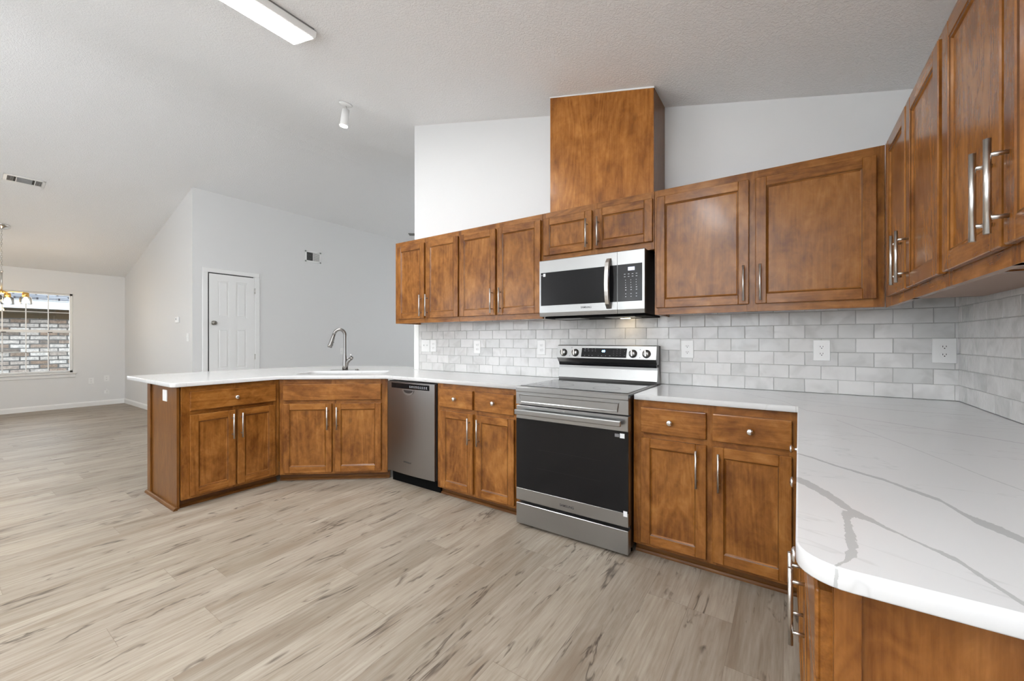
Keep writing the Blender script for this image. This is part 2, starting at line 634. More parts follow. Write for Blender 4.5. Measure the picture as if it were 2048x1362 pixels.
STEEL = steel('brushed_steel', 'x')
STEELV = steel('brushed_steel_vertical', 'z', (0.29, 0.275, 0.265), 0.30)
NICKEL = simple('brushed_nickel', (0.62, 0.60, 0.57), 0.28, 1.0)
FAUCET = simple('faucet_stainless', (0.27, 0.26, 0.25), 0.22, 1.0)
CHROME = simple('polished_chrome', (0.80, 0.80, 0.80), 0.10, 1.0)
BLACKG = simple('black_glass', (0.008, 0.008, 0.009), 0.05, IOR=1.33)
BLACK = simple('black_plastic', (0.006, 0.006, 0.006), 0.5, IOR=1.08)
DARKM = simple('dark_enamel', (0.03, 0.024, 0.022), 0.35)
GREYP = simple('charcoal_panel', (0.035, 0.036, 0.038), 0.12, IOR=1.3)
COOK = simple('ceramic_cooktop', (0.03, 0.03, 0.032), 0.06)
WPLAST = simple('white_plastic', (0.83, 0.83, 0.82), 0.3)
SLOT = simple('dark_slot', (0.02, 0.02, 0.02), 0.6)
MARK = simple('light_key_print', (0.55, 0.56, 0.6), 0.5)
LOGO = simple('dark_logo_print', (0.05, 0.05, 0.055), 0.4)
STICK = simple('white_sticker', (0.8, 0.82, 0.84), 0.5)
SINKM = simple('satin_sink_steel', (0.62, 0.62, 0.61), 0.3, 0.9)
BLUE = emis('blue_display', (0.25, 0.55, 1.0), 5.0)
LCD = emis('pale_display', (0.50, 0.53, 0.72), 0.7)
WHITEL = emis('light_diffuser', (0.955, 0.978, 1.0), 22.0)
SPOTL = emis('spot_lens', (1.0, 0.98, 0.94), 25.0)
WARML = emis('warm_bulb', (1.0, 0.72, 0.36), 30.0)
HOODL = emis('warm_cooktop_lamp', (1.0, 0.78, 0.5), 14.0)
BRASS = simple('gold_socket', (0.85, 0.52, 0.16), 0.25, 1.0)
GREYM = simple('grey_vent_inner', (0.22, 0.22, 0.21), 0.6)


def glass_thin(name, tint=(1, 1, 1), refl=1.0):
    t = NT(name)
    tr = t.n('ShaderNodeBsdfTransparent')
    tr.inputs[0].default_value = tint + (1,)
    gl = t.n('ShaderNodeBsdfGlossy', Roughness=0.0)
    fr = t.n('ShaderNodeFresnel', IOR=1.5)
    mx = t.n('ShaderNodeMixShader')
    t.l(t.math('MULTIPLY', fr.outputs[0], refl), mx.inputs[0])
    t.l(tr.outputs[0], mx.inputs[1])
    t.l(gl.outputs[0], mx.inputs[2])
    out = t.t.nodes['Material Output']
    t.l(mx.outputs[0], out.inputs['Surface'])
    return t.m


GLASS = glass_thin('window_glass', (0.97, 0.98, 0.98), 1.4)
JAR = glass_thin('clear_shade_glass', (0.97, 0.97, 0.96), 0.8)

# ------------------------------------------------------------------ room shell
XR, XW, XD, YJ, YB, YF = -3.945, -11.361, -7.917, -0.67, -4.9, 6.0
RX = -6.10
SL, SR = 0.296, -0.2475


def cz(x):
    return 2.488 + SR * x if x > RX else 3.46 + SL * (x - XD)


RZ = cz(RX + 1e-6)

bm = bmesh.new()
box(bm, XW - 0.15, 0.15, YB - 0.15, YF + 0.15, -0.1, 0.0)
struct('floor', bm, FLOOR)

bm = bmesh.new()
xw = XW - 0.12
prism(bm, [(xw, cz(xw)), (RX - 0.25, cz(RX - 0.25)), (RX - 0.1, RZ - 0.045), (RX, RZ - 0.038), (RX + 0.1, RZ - 0.04), (RX + 0.25, cz(RX + 0.25)), (0.15, cz(0.15)),
           (0.15, cz(0.15) + 0.12), (RX, RZ + 0.15), (xw, cz(xw) + 0.12)], 'y', YB - 0.12, YF + 0.12)
struct('ceiling', bm, CEIL)

bm = bmesh.new()
prism(bm, [(XR, 0), (0.0, 0), (0.0, cz(0)), (XR, cz(XR))], 'y', 0.0, 0.13)
struct('wall_range', bm, PAINT)
bm = bmesh.new()
prism(bm, [(YB - 0.12, 0), (YF + 0.12, 0), (YF + 0.12, cz(0)), (YB - 0.12, cz(0))], 'x', 0.0, 0.12)
struct('wall_right', bm, PAINT)
bm = bmesh.new()
prism(bm, [(YJ + 0.13, 0), (YF, 0), (YF, cz(XD)), (YJ + 0.13, cz(XD))], 'x', XD - 0.12, XD)
struct('wall_closet', bm, PAINT)
bm = bmesh.new()
prism(bm, [(XW, 0), (XD, 0), (XD, cz(XD)), (XW, cz(XW))], 'y', YJ, YJ + 0.13)
struct('wall_jog', bm, PAINT)


def wall_with_holes(name, axis, a, b, u0, u1, top, holes):
    """wall as boxes around rectangular holes; top is height function of u (segments)"""
    bm = bmesh.new()
    holes = sorted(holes)
    cur = u0
    for (h0, h1, z0, z1) in holes:
        prism(bm, [(cur, 0), (h0, 0), (h0, top(h0)), (cur, top(cur))], axis, a, b)
        prism(bm, [(h0, 0), (h1, 0), (h1, z0), (h0, z0)], axis, a, b)
        if h0 < RX < h1 and axis == 'y':
            prism(bm, [(h0, z1), (h1, z1), (h1, top(h1)), (RX, RZ), (h0, top(h0))], axis, a, b)
        else:
            prism(bm, [(h0, z1), (h1, z1), (h1, top(h1)), (h0, top(h0))], axis, a, b)
        cur = h1
    prism(bm, [(cur, 0), (u1, 0), (u1, top(u1)), (cur, top(cur))], axis, a, b)
    struct(name, bm, PAINT)


WY0, WY1, WZ0, WZ1 = -2.44, -1.36, 0.64, 2.05
wall_with_holes('wall_window', 'x', XW - 0.13, XW, YB, YJ + 0.13, lambda u: cz(XW), [(WY0, WY1, WZ0, WZ1)])
wall_with_holes('wall_back', 'y', YB - 0.13, YB, XW, 0.0, cz, [(-7.5, -4.9, 0.35, 2.35), (-3.0, -0.8, 0.9, 2.25)])  # both openings added to let in fill light
wall_with_holes('wall_far', 'y', YF, YF + 0.13, XD - 0.1, 0.0, lambda u: cz(u), [(-6.2, -2.5, 0.5, 2.3)])  # opening added for light in the living area


# windows -----------------------------------------------------------
def window_y(name, x, y0, y1, z0, z1, cols):
    """double-hung window in a wall of constant x, seen from +x"""
    bm = bmesh.new()
    f = 0.035
    xo, xi = x - 0.09, x - 0.05
    box(bm, xo, xi, y0, y0 + f, z0, z1, 0, 0.003); box(bm, xo, xi, y1 - f, y1, z0, z1, 0, 0.003)
    box(bm, xo, xi, y0, y1, z0, z0 + f, 0, 0.003); box(bm, xo, xi, y0, y1, z1 - f, z1, 0, 0.003)
    zm = (z0 + z1) / 2 + 0.03
    box(bm, xo - 0.01, xi + 0.01, y0, y1, zm - 0.022, zm + 0.022, 0, 0.003)
    w = struct(name, bm, TRIMW)
    bm = bmesh.new()
    for i in range(1, cols):
        y = y0 + f + (y1 - y0 - 2 * f) * i / cols
        box(bm, xo + 0.012, xi - 0.012, y - 0.006, y + 0.006, z0 + f, z1 - f)
    for (a, b) in ((z0 + f, zm - .022), (zm + .022, z1 - f)):
        z = (a + b) / 2
        box(bm, xo + 0.012, xi - 0.012, y0 + f, y1 - f, z - 0.005, z + 0.005)
    link('muntin_grid', bm, TRIMW, w)
    bm = bmesh.new()
    box(bm, xo + 0.018, xo + 0.022, y0 + f, y1 - f, z0 + f, z1 - f)
    link('pane', bm, GLASS, w)
    bm = bmesh.new()
    for yy in (y0 + 0.3, y1 - 0.27):
        box(bm, xi + 0.005, xi + 0.03, yy - 0.025, yy + 0.025, zm - 0.03, zm - 0.016)
    link('sash_lock', bm, SLOT, w)
    return w


window_y('window_1', XW, WY0, WY1, WZ0, WZ1, 4)
# sill board and apron
bm = bmesh.new()
box(bm, XW - 0.05, XW + 0.045, WY0 - 0.05, WY1 + 0.045, WZ0 - 0.025, WZ0, 0, 0.004)
box(bm, XW, XW + 0.014, WY0 - 0.03, WY1 + 0.03, WZ0 - 0.085, WZ0 - 0.025, 0, 0.003)
struct('trim_1', bm, TRIMW)


def frame_y(name, x0, x1, z0, z1, y, cols):
    bm = bmesh.new()
    f = 0.06
    box(bm, x0, x0 + f, y - 0.05, y, z0, z1); box(bm, x1 - f, x1, y - 0.05, y, z0, z1)
    box(bm, x0, x1, y - 0.05, y, z0, z0 + f); box(bm, x0, x1, y - 0.05, y, z1 - f, z1)
    for i in range(1, cols):
        x = x0 + (x1 - x0) * i / cols
        box(bm, x - 0.04, x + 0.04, y - 0.05, y, z0, z1)
    return struct(name, bm, TRIMW)


frame_y('added_window_2', -3.0, -0.8, 0.9, 2.25, YB, 2)  # unseen window, added for fill light
frame_y('added_window_3', -7.5, -4.9, 0.35, 2.35, YB, 3)  # also added, for light from the left rear
frame_y('added_window_4', -6.2, -2.5, 0.5, 2.3, YF + 0.13, 3)  # added in the far wall to light the living area

# baseboards
BP = [(0, 0), (0.014, 0), (0.014, 0.068), (0.011, 0.078), (0.006, 0.084), (0.004, 0.09), (0, 0.09)]
bm = bmesh.new()
prism(bm, [(XW + a, b) for a, b in BP], 'y', YB, YJ)
struct('baseboard_window', bm, TRIMW)
bm = bmesh.new()
prism(bm, [(YJ - a, b) for a, b in BP], 'x', XW, XD)
struct('baseboard_jog', bm, TRIMW)
bm = bmesh.new()
prism(bm, [(XD + a, b) for a, b in BP], 'y', YJ, YF)
struct('baseboard_closet', bm, TRIMW)

# ------------------------------------------------------------------ closet door on the far wall (raised above the floor)
DY0, DY1, DZ0, DZ1 = -0.471, 0.157, 0.62, 2.232
bm = bmesh.new()
c = 0.06
for (a, b, z0, z1) in ((DY0 - c - .02, DY0 - .012, DZ0 - .02, DZ1 + .012), (DY1 + .012, DY1 + c + .02, DZ0 - .02, DZ1 + .012), (DY0 - c - .02, DY1 + c + .02, DZ1 + .012, DZ1 + c + .02)):
    box(bm, XD, XD + 0.018, a, b, z0, z1, 0, 0.004)
    # inner bead of the casing
struct('trim_2', bm, TRIMW)
bm = bmesh.new()
box(bm, XD + 0.0005, XD + 0.004, DY0 - 0.012, DY1 - 0.012, DZ0 - .01, DZ1 + .012, 1)
box(bm, XD + 0.0005, XD + 0.010, DY1 + 0.001, DY1 + 0.012, DZ0 - .01, DZ1 + .004, 0)      # dark jamb gap
st = 0.115
ym = (DY0 + DY1) / 2
zs = [DZ0, DZ0 + 0.16, 1.395, 1.575, 2.13, DZ1]
xa, xb = XD + 0.003, XD + 0.014
g = 0.004
# stiles and rails
box(bm, xa, xb, DY0 + g, DY0 + st, zs[0], zs[5] - g); box(bm, xa, xb, DY1 - st, DY1 - g * .5, zs[0], zs[5] - g)
for a, b in ((zs[0], zs[1]), (zs[2], zs[3]), (zs[4], zs[5] - g)):
    box(bm, xa, xb, DY0 + st, DY1 - st, a, b)
box(bm, xa, xb, ym - 0.05, ym + 0.05, zs[1], zs[2]); box(bm, xa, xb, ym - 0.05, ym + 0.05, zs[3], zs[4])
for a, b in ((zs[1], zs[2]), (zs[3], zs[4])):
    for y0, y1 in ((DY0 + st, ym - .05), (ym + .05, DY1 - st)):
        box(bm, xa, xb - 0.008, y0, y1, a, b)
        box(bm, xa, xb - 0.002, y0 + 0.022, y1 - 0.022, a + 0.022, b - 0.022, 0, 0.005)
dr = struct('door_1', bm, [TRIMW, SLOT])
bm = bmesh.new()
lathe(bm, [(0.033, 0.0), (0.033, 0.006), (0.014, 0.01), (0.011, 0.03), (0.022, 0.036), (0.030, 0.048), (0.027, 0.062), (0.012, 0.068)], (xb, DY0 + 0.06, 1.481), 'x', 20)
link('door_knob', bm, simple('satin_door_knob', (0.30, 0.28, 0.25), 0.3, 1.0), dr)
for zz in (2.02, 0.95):
    bm = bmesh.new()
    cyl(bm, (XD + 0.018, DY1 + 0.006, zz - 0.045), (XD + 0.018, DY1 + 0.006, zz + 0.045), 0.007, n=10)
    link('hinge', bm, NICKEL, dr)

# ------------------------------------------------------------------ cabinets
def door_mesh(bm, x0, x1, z0, z1, y=0.0, th=0.02, st=0.052):
    """shaker door with a chamfered inner bead; front face at y-th"""
    f, bk = y - th, y
    bv = 0.003
    box(bm, x0, x0 + st, f, bk, z0, z1, 0, bv); box(bm, x1 - st, x1, f, bk, z0, z1, 0, bv)
    box(bm, x0 + st, x1 - st, f + 0.0004, bk, z0, z0 + st, 1, 0.002); box(bm, x0 + st, x1 - st, f + 0.0004, bk, z1 - st, z1, 1, 0.002)
    i0, i1, j0, j1 = x0 + st, x1 - st, z0 + st, z1 - st
    d, w = 0.009, 0.010
    # bead: sloped loop
    o = [(i0, j0), (i1, j0), (i1, j1), (i0, j1)]
    n = [(i0 + w, j0 + w), (i1 - w, j0 + w), (i1 - w, j1 - w), (i0 + w, j1 - w)]
    V0 = [bm.verts.new((a, f + 0.0025, b)) for a, b in o]
    V1 = [bm.verts.new((a, f + 0.0045, b)) for a, b in [(p[0] + (q[0] - p[0]) * .45, p[1] + (q[1] - p[1]) * .45) for p, q in zip(o, n)]]
    V2 = [bm.verts.new((a, f + d, b)) for a, b in n]
    for A, B in ((V0, V1), (V1, V2)):
        for k in range(4):
            fc = bm.faces.new((A[k], A[(k + 1) % 4], B[(k + 1) % 4], B[k]))
            fc.material_index = 2 if A is V0 else (0 if k % 2 else 1)
    box(bm, i0 - 0.003, i1 + 0.003, f + d, bk - 0.002, j0 - 0.003, j1 + 0.003, 0)


def bar_handle(parent, x, z0, z1, y, horizontal=False):
    bm = bmesh.new()
    r = 0.006
    ym = y - 0.029
    cyl(bm, (x, ym, z0), (x, ym, z1), r, n=14)
    L = z1 - z0
    for zz in (z0 + L * 0.17, z1 - L * 0.17):
        cyl(bm, (x, y, zz), (x, ym, zz), 0.0045, n=10)
    return link('handle', bm, NICKEL, parent)


def knob(parent, x, z, y):
    bm = bmesh.new()
    m = None
    lathe(bm, [(0.010, 0.0), (0.010, -0.002), (0.0055, -0.005), (0.0055, -0.012), (0.0125, -0.017), (0.0155, -0.021), (0.0155, -0.024), (0.011, -0.0275), (0.003, -0.029)], (x, y, z), 'y', 20)
    return link('knob', bm, CHROME, parent)


def door(parent, x0, x1, z0, z1, hx, hz, st=0.052, ajar=None):
    bm = bmesh.new()
    door_mesh(bm, x0, x1, z0, z1, 0.0, 0.02, st)
    d = link('door', bm, [WV, WH, WG], parent)
    if hx is not None:
        bar_handle(d, hx, hz[0], hz[1], -0.02)
    return d


def drawer(parent, x0, x1, z0, z1, kx=None, name='drawer'):
    bm = bmesh.new()
    box(bm, x0, x1, -0.014, 0.0, z0, z1, 0)
    box(bm, x0 + 0.0, x1 - 0.0, -0.021, -0.012, z0, z1, 0, 0.006, 2)
    d = link(name, bm, [WH], parent)
    if kx is not None:
        knob(d, kx, (z0 + z1) / 2, -0.021)
    return d


def face_frame(parent, w, z0, z1, stiles, rails, th=0.02):
    """stiles: list of (x0,x1); rails: list of (z0,z1)"""
    bm = bmesh.new()
    for a, b in stiles:
        box(bm, a, b, 0.0, th, z0, z1, 0, 0.001)
    for a, b in rails:
        box(bm, stiles[0][1] - 0.001, stiles[-1][0] + 0.001, 0.0005, th, a, b, 1)
    return link('face_frame', bm, [WV, WH], parent)


def base_cab(label, loc, rz, w, depth, doors, drawers, fz=(0.062, 0.881), kick=True, kick_z=0.062, back=None, falsef=False, left_side=None, ksh=0.0):
    t = thing('base_cabinet', label, 'cabinet', loc, rz, 'stained maple base cabinets')
    bm = bmesh.new()
    e = 0.001
    box(bm, e, w - e, 0.02, depth, fz[0], fz[1] - 0.001)
    link('body', bm, WD, t)
    mids = []
    for (a, b, _) in doors[:-1]:
        nx_ = doors[doors.index((a, b, _)) + 1][0]
        mids.append((b - 0.016, nx_ + 0.016))
    face_frame(t, w, fz[0], fz[1], [(0 + e, doors[0][0] + 0.012)] + mids + [(doors[-1][1] - 0.012, w - e)],
               [(fz[0], 0.10), (0.655, 0.72), (0.825, fz[1])])
    for (a, b, hx) in doors:
        door(t, a, b, 0.081, 0.673, hx, (0.452, 0.645))
    for (a, b, kx) in drawers:
        drawer(t, a, b, 0.703, 0.842, kx, 'false_drawer_front' if falsef else 'drawer')
    if kick:
        bm = bmesh.new()
        box(bm, e, w - e, 0.05, 0.07, 0.0, fz[0])
        # shoe moulding
        prism(bm, [(0.05, 0.0), (0.036, 0.0), (0.037, 0.008), (0.043, 0.015), (0.05, 0.018)], 'x', e, w - e)
        link('toe_kick', bm, KICK, t)
    return t


# range wall, left of the range
base_cab('two-drawer two-door maple base cabinet between dishwasher and stove', (-2.997, -0.62, 0), 0, 0.797, 0.61,
         [(0.047, 0.372, 0.345), (0.400, 0.737, 0.432)],
         [(0.030, 0.370, 0.20), (0.392, 0.737, 0.565)])
# right of the range
base_cab('two-drawer two-door maple base cabinet right of the stove', (-1.445, -0.62, 0), 0, 0.778, 0.61,
         [(0.046, 0.383, 0.338), (0.412, 0.748, 0.442)],
         [(0.046, 0.383, 0.205), (0.412, 0.748, 0.58)])
# peninsula (faces +x)
pen = base_cab('maple peninsula end cabinet with one wide drawer over two doors', (-4.319, -1.865, 0), R(90), 0.678, 0.60,
               [(0.048, 0.342, 0.318), (0.356, 0.642, 0.380)],
               [(0.048, 0.644, 0.346)])
# sink cabinet on the diagonal
UA = math.atan2(0.57, 0.709)
UX, UY = math.cos(UA), math.sin(UA)
WS = math.hypot(0.57, 0.709)
sink_cab = thing('base_cabinet', 'angled maple sink cabinet with plain false drawer front', 'cabinet', (-4.318, -1.186, 0), UA, 'stained maple base cabinets')
bm = bmesh.new()
prism(bm, [(0.012, 0.021), (WS - 0.012, 0.021), (WS - 0.1, 0.27), (0.1, 0.27)], 'z', 0.062, 0.66)
link('body', bm, WD, sink_cab)
face_frame(sink_cab, WS, 0.062, 0.881, [(0.0, 0.05), (0.435, 0.475), (WS - 0.06, WS)], [(0.062, 0.10), (0.655, 0.72), (0.825, 0.881)])
door(sink_cab, 0.040, 0.442, 0.081, 0.673, 0.412, (0.452, 0.645))
door(sink_cab, 0.466, 0.858, 0.081, 0.673, 0.492, (0.452, 0.645))
drawer(sink_cab, 0.038, 0.858, 0.703, 0.842, None, 'false_drawer_front')
bm = bmesh.new()
box(bm, -0.016, WS + 0.010, 0.05, 0.07, 0.0, 0.062)
prism(bm, [(0.05, 0.0), (0.036, 0.0), (0.037, 0.008), (0.043, 0.015), (0.05, 0.018)], 'x', -0.012, WS + 0.008)
link('toe_kick', bm, KICK, sink_cab)

# peninsula end panel and back panel
t = thing('peninsula_panel', 'dark stained wooden end and back panelling of the peninsula', 'cabinet panel', (-4.94, -1.885, 0), 0)
bm = bmesh.new()
box(bm, 0.0, 0.60, 0.0, 0.016, 0.0, 0.882)
link('end_panel', bm, WD, t)
bm = bmesh.new()
box(bm, -0.012, 0.055, -0.012, 0.0, 0.0, 0.882, 0, 0.002)
link('corner_stile', bm, WD, t)
bm = bmesh.new()
box(bm, -0.012, 0.0, 0.0, 1.25, 0.0, 0.882)
link('back_panel', bm, WD, t)
bm = bmesh.new()
prism(bm, [(0.0, 0.0), (-0.026, 0.0), (-0.025, 0.008), (-0.02, 0.015), (-0.012, 0.02), (0.0, 0.02)], 'x', -0.03, 0.622)
link('shoe_moulding', bm, KICK, t)
# switch-size white plate on the end panel
bm = bmesh.new()
box(bm, 0, 0.085, -0.006, 0, 0, 0.085, 0, 0.0015)
o = link('cover_plate', bm, WPLAST)
o.location = (-4.615, -1.885, 0.762)
tag(o, 'blank white plate on the peninsula end panel', 'wall plate')

# right run (faces -x)
base_cab('narrow maple base cabinet in the right counter corner', (-0.660, -0.645, 0), R(-90), 0.455, 0.60,
         [(0.04, 0.425, None)], [(0.04, 0.425, 0.265)])
rc = base_cab('wide maple base cabinet at the near end of the right counter', (-0.660, -1.10, 0), R(-90), 1.065, 0.60,
              [(0.03, 0.530, 0.500), (0.560, 1.060, 0.590)], [(0.03, 0.530, 0.28), (0.560, 1.060, 0.80)])
t = thing('end_panel', 'orange brown plywood panel closing the near end of the right counter', 'cabinet panel', (-0.66, -2.19, 0), 0)
bm = bmesh.new()
box(bm, 0.0, 0.652, 0.004, 0.022, 0.0, 0.882)
link('panel', bm, WE, t)
bm = bmesh.new()
box(bm, 0.0, 0.03, -0.004, 0.004, 0.0, 0.882, 0, 0.001)
link('edge_stile', bm, WE, t)


# upper cabinets ----------------------------------------------------
def upper(label, loc, rz, w, z0, z1, doors, depth=0.309, ls=0.03, rs=0.03, hz=(1.436, 1.630), dz=(1.419, 2.108), fz=None, rails=None, st=0.052, over=0.012):
    t = thing('upper_cabinet', label, 'cabinet', loc, rz, 'stained maple upper cabinets')
    e = 0.0008
    bm = bmesh.new()
    # carcass as shell: sides, back strip, top, recessed bottom
    box(bm, e, 0.018, 0.02, depth, z0 + ls, z1 - 0.001, 0); box(bm, w - 0.018, w - e, 0.02, depth, z0 + rs, z1 - 0.001, 0)
    box(bm, 0.018, w - 0.018, 0.02, depth, z1 - 0.02, z1 - 0.001, 0)
    box(bm, 0.018, w - 0.018, 0.02, depth, z0 + 0.035, z0 + 0.05, 1)
    box(bm, 0.018, w - 0.018, depth - 0.012, depth, z0 + 0.05, z1 - 0.02, 0)
    link('body', bm, [WV, WU], t)
    mids = []
    for i in range(len(doors) - 1):
        mids.append((doors[i][1] - over, doors[i + 1][0] + over))
    face_frame(t, w, z0, z1, [(e, doors[0][0] + over)] + mids + [(doors[-1][1] - over, w - e)], [(z0, dz[0] + over), (dz[1] - over, z1)])
    for a, b, hx in doors:
        door(t, a, b, dz[0], dz[1], hx, hz, st)
    return t


ZU0, ZU1 = 1.378, 2.153
upper('leftmost two-door maple wall cabinet of the stove wall', (-3.853, -0.325, 0), 0, 0.8255, ZU0, ZU1, [(0.044, 0.407, 0.377), (0.431, 0.818, 0.455)], ls=0.0)
upper('two-door maple wall cabinet directly left of the microwave', (-3.0275, -0.325, 0), 0, 0.8155, ZU0, ZU1, [(0.0085, 0.390, 0.360), (0.408, 0.804, 0.444)])
upper('short two-door maple wall cabinet above the microwave', (-2.212, -0.325, 0), 0, 0.807, 1.79, ZU1, [(0.012, 0.393, 0.360), (0.416, 0.798, 0.442)], ls=0, rs=0, hz=(1.852, 2.046), dz=(1.838, 2.108))
upper('widest two-door maple wall cabinet, between microwave and room corner', (-1.405, -0.325, 0), 0, 1.075, ZU0, ZU1, [(0.014, 0.513, 0.488), (0.543, 1.043, 0.567)], ls=0.0, rs=0.035)
upper('maple wall cabinet on the right wall next to the corner', (-0.329, -0.330, 0), R(-90), 0.921, 1.374, ZU1, [(0.128, 0.490, 0.436), (0.512, 0.899, 0.524)], ls=0.035, dz=(1.414, 2.108), depth=0.312)
upper('maple wall cabinet nearest the camera, high on the right wall', (-0.329, -1.2512, 0), R(-90), 0.84, 1.374, ZU1, [(0.018, 0.402, 0.364), (0.420, 0.805, 0.445)], dz=(1.414, 2.108), depth=0.312)

# duct chase above the microwave cabinet
t = thing('duct_cover', 'tall plywood duct box rising from wall cabinet to sloped ceiling', 'duct cover', (-2.172, -0.285, ZU1), 0)
w = 0.75
bm = bmesh.new()
xl, xr = -2.172, -1.422
zl, zr = cz(xl) - ZU1 - 0.002, cz(xr) - ZU1 - 0.002
prism(bm, [(0, 0), (w, 0), (w, zr), (0, zl)], 'y', 0.0, 0.012)
link('front_panel', bm, WP, t)
bm = bmesh.new()
prism(bm, [(0.012, 0), (0.283, 0), (0.283, zr), (0.012, zr)], 'x', w - 0.012, w)
link('side_panel', bm, WD, t)
bm = bmesh.new()
prism(bm, [(0.012, 0), (0.283, 0), (0.283, zl), (0.012, zl)], 'x', 0, 0.012)
link('side_panel', bm, WD, t)
bm = bmesh.new()
prism(bm, [(-0.004, zl - 0.008), (w + 0.004, zr - 0.010), (w + 0.004, zr), (-0.004, zl)], 'y', -0.004, 0.0)
link('caulk_line', bm, TRIMW, t)

# ------------------------------------------------------------------ countertops
def arc(cx, cy, r, a0, a1, n=7):
    return [(cx + r * math.cos(R(a0 + (a1 - a0) * i / n)), cy + r * math.sin(R(a0 + (a1 - a0) * i / n))) for i in range(n + 1)]


NX, NY = -UY, UX
MX, MY = -4.319 + UX * WS / 2, -1.19 + UY * WS / 2


def SP(u, n):      # point in the sink frame: u along the sink front, n towards the back
    return (MX + UX * u + NX * n, MY + UY * u + NY * n)


def rrect(u0, u1, n0, n1, r):
    L = []
    for cu, cn, a in ((u1 - r, n1 - r, 0), (u0 + r, n1 - r, 90), (u0 + r, n0 + r, 180), (u1 - r, n0 + r, 270)):
        L += arc(cu, cn, r, a, a + 90, 5)
    return L


sink_uv = rrect(-0.385, 0.375, 0.105, 0.505, 0.05)
outer = [(-2.197, -0.003), (-2.197, -0.65), (-3.59, -0.65)]
outer += [(-4.286, -1.205)]
outer += arc(-4.33, -1.885, 0.045, 0, -90, 6)
outer += arc(-5.36, -1.90, 0.03, -90, -180, 4)
outer += [(-5.39, -1.0), (-5.36, -0.72), (-5.27, -0.44), (-5.12, -0.18), (-4.92, 0.03), (-4.68, 0.17), (-4.42, 0.235), (-4.15, 0.25), (-3.955, 0.25), (-3.955, -0.003)]
t = thing('countertop', 'white quartz counter wrapping the peninsula, sink and dishwasher', 'countertop', (0, 0, 0))
o = plate('slab', outer, [[SP(u, n) for u, n in sink_uv]], 0.884, 0.914, 0.003, QL, t)
outer = [(-1.432, -0.003), (-0.003, -0.003), (-0.003, -2.235)]
outer += arc(-0.645, -2.175, 0.06, -90, -180, 8)
outer += [(-0.677, -0.65), (-1.432, -0.65)]
t = thing('countertop', 'white quartz corner counter with grey veins, right of the stove', 'countertop', (0, 0, 0))
plate('slab', outer, [], 0.884, 0.914, 0.003, QR, t)

# sink --------------------------------------------------------------
t = thing('sink', 'undermount stainless sink set into the angled peninsula counter', 'sink', (MX, MY, 0.70), UA)
bm = bmesh.new()
top = rrect(-0.380, 0.370, 0.110, 0.500, 0.05)
bot = rrect(-0.365, 0.355, 0.125, 0.485, 0.05)
VT = [bm.verts.new((u, n, 0.184)) for u, n in top]
VB = [bm.verts.new((u, n, 0.0)) for u, n in bot]
VO = [bm.verts.new((u * 1.035, 0.305 + (n - 0.305) * 1.07, 0.184)) for u, n in top]
n_ = len(VT)
for i in range(n_):
    f = bm.faces.new((VT[i], VT[(i + 1) % n_], VB[(i + 1) % n_], VB[i])); f.smooth = True
    bm.faces.new((VO[i], VO[(i + 1) % n_], VT[(i + 1) % n_], VT[i]))
bm.faces.new(VB)
o = link('basin', bm, SINKM, t)
sol = o.modifiers.new('thick', 'SOLIDIFY'); sol.thickness = 0.002; sol.offset = -1
bm = bmesh.new()
lathe(bm, [(0.042, 0.0), (0.042, 0.003), (0.03, 0.004), (0.028, 0.0015)], (-0.02, 0.3, 0.001), 'z', 20)
link('drain', bm, CHROME, t)

# faucet ------------------------------------------------------------
fp = SP(-0.095, 0.60)
t = thing('faucet', 'brushed stainless high-arc pull-down faucet behind the sink', 'faucet', (fp[0], fp[1], 0.914), R(34.276))
bm = bmesh.new()   # local x = image right, y = away
lathe(bm, [(0.0, 0.0), (0.034, 0.0), (0.034, 0.003), (0.030, 0.005)], (0, 0, 0), 'z', 20)
L = []
for cx_, s in ((0.115, 1), (-0.115, -1)):
    L += [(cx_ + 0.03 * math.cos(R(a)) * 1, 0.03 * math.sin(R(a))) for a in (range(-90, 91, 18) if s > 0 else range(90, 271, 18))]
prism(bm, L, 'z', 0.0, 0.004)
bm.transform(Matrix.Rotation(UA - R(34.276), 4, 'Z'))
link('deck_plate', bm, FAUCET, t)
bm = bmesh.new()
r_arc = 0.052
H = 0.352
pts = [(0, 0, 0.004), (0, 0, 0.05), (0, 0, 0.10), (0, 0, 0.15), (0, 0, 0.20), (0, 0, 0.28), (0, 0, H)]
rad = [0.028, 0.025, 0.022, 0.0195, 0.0175, 0.0165, 0.0165]
dv = Vector((-0.93, -0.37, 0)).normalized()
for i in range(1, 12):
    a = R(168 * i / 11)
    p_ = dv * (r_arc - r_arc * math.cos(a))
    pts.append((p_.x, p_.y, H + 0.03 * min(1, i / 3) * 0 + 1.15 * r_arc * math.sin(a)))
    rad.append(0.0162)
link_pts = pts[-1]
tube(bm, pts, rad, 18)
link('spout', bm, FAUCET, t)
bm = bmesh.new()
e0 = Vector(pts[-1]); dd = (Vector(pts[-1]) - Vector(pts[-2])).normalized()
tube(bm, [e0, e0 + dd * 0.03, e0 + dd * 0.07, e0 + dd * 0.115, e0 + dd * 0.14], [0.0165, 0.018, 0.020, 0.022, 0.021], 18)
for k in (0.085, 0.112):
    q = e0 + dd * k + Vector((0.018, -0.004, 0))
    cyl(bm, q, q + Vector((0.007, -0.002, 0)), 0.007, n=10)
link('spray_head', bm, FAUCET, t)
bm = bmesh.new()
tube(bm, [(0.012, -0.002, 0.004), (0.017, -0.002, 0.05), (0.024, -0.003, 0.08), (0.045, -0.006, 0.105), (0.068, -0.010, 0.121)], [0.014, 0.0145, 0.015, 0.0155, 0.017], 16)
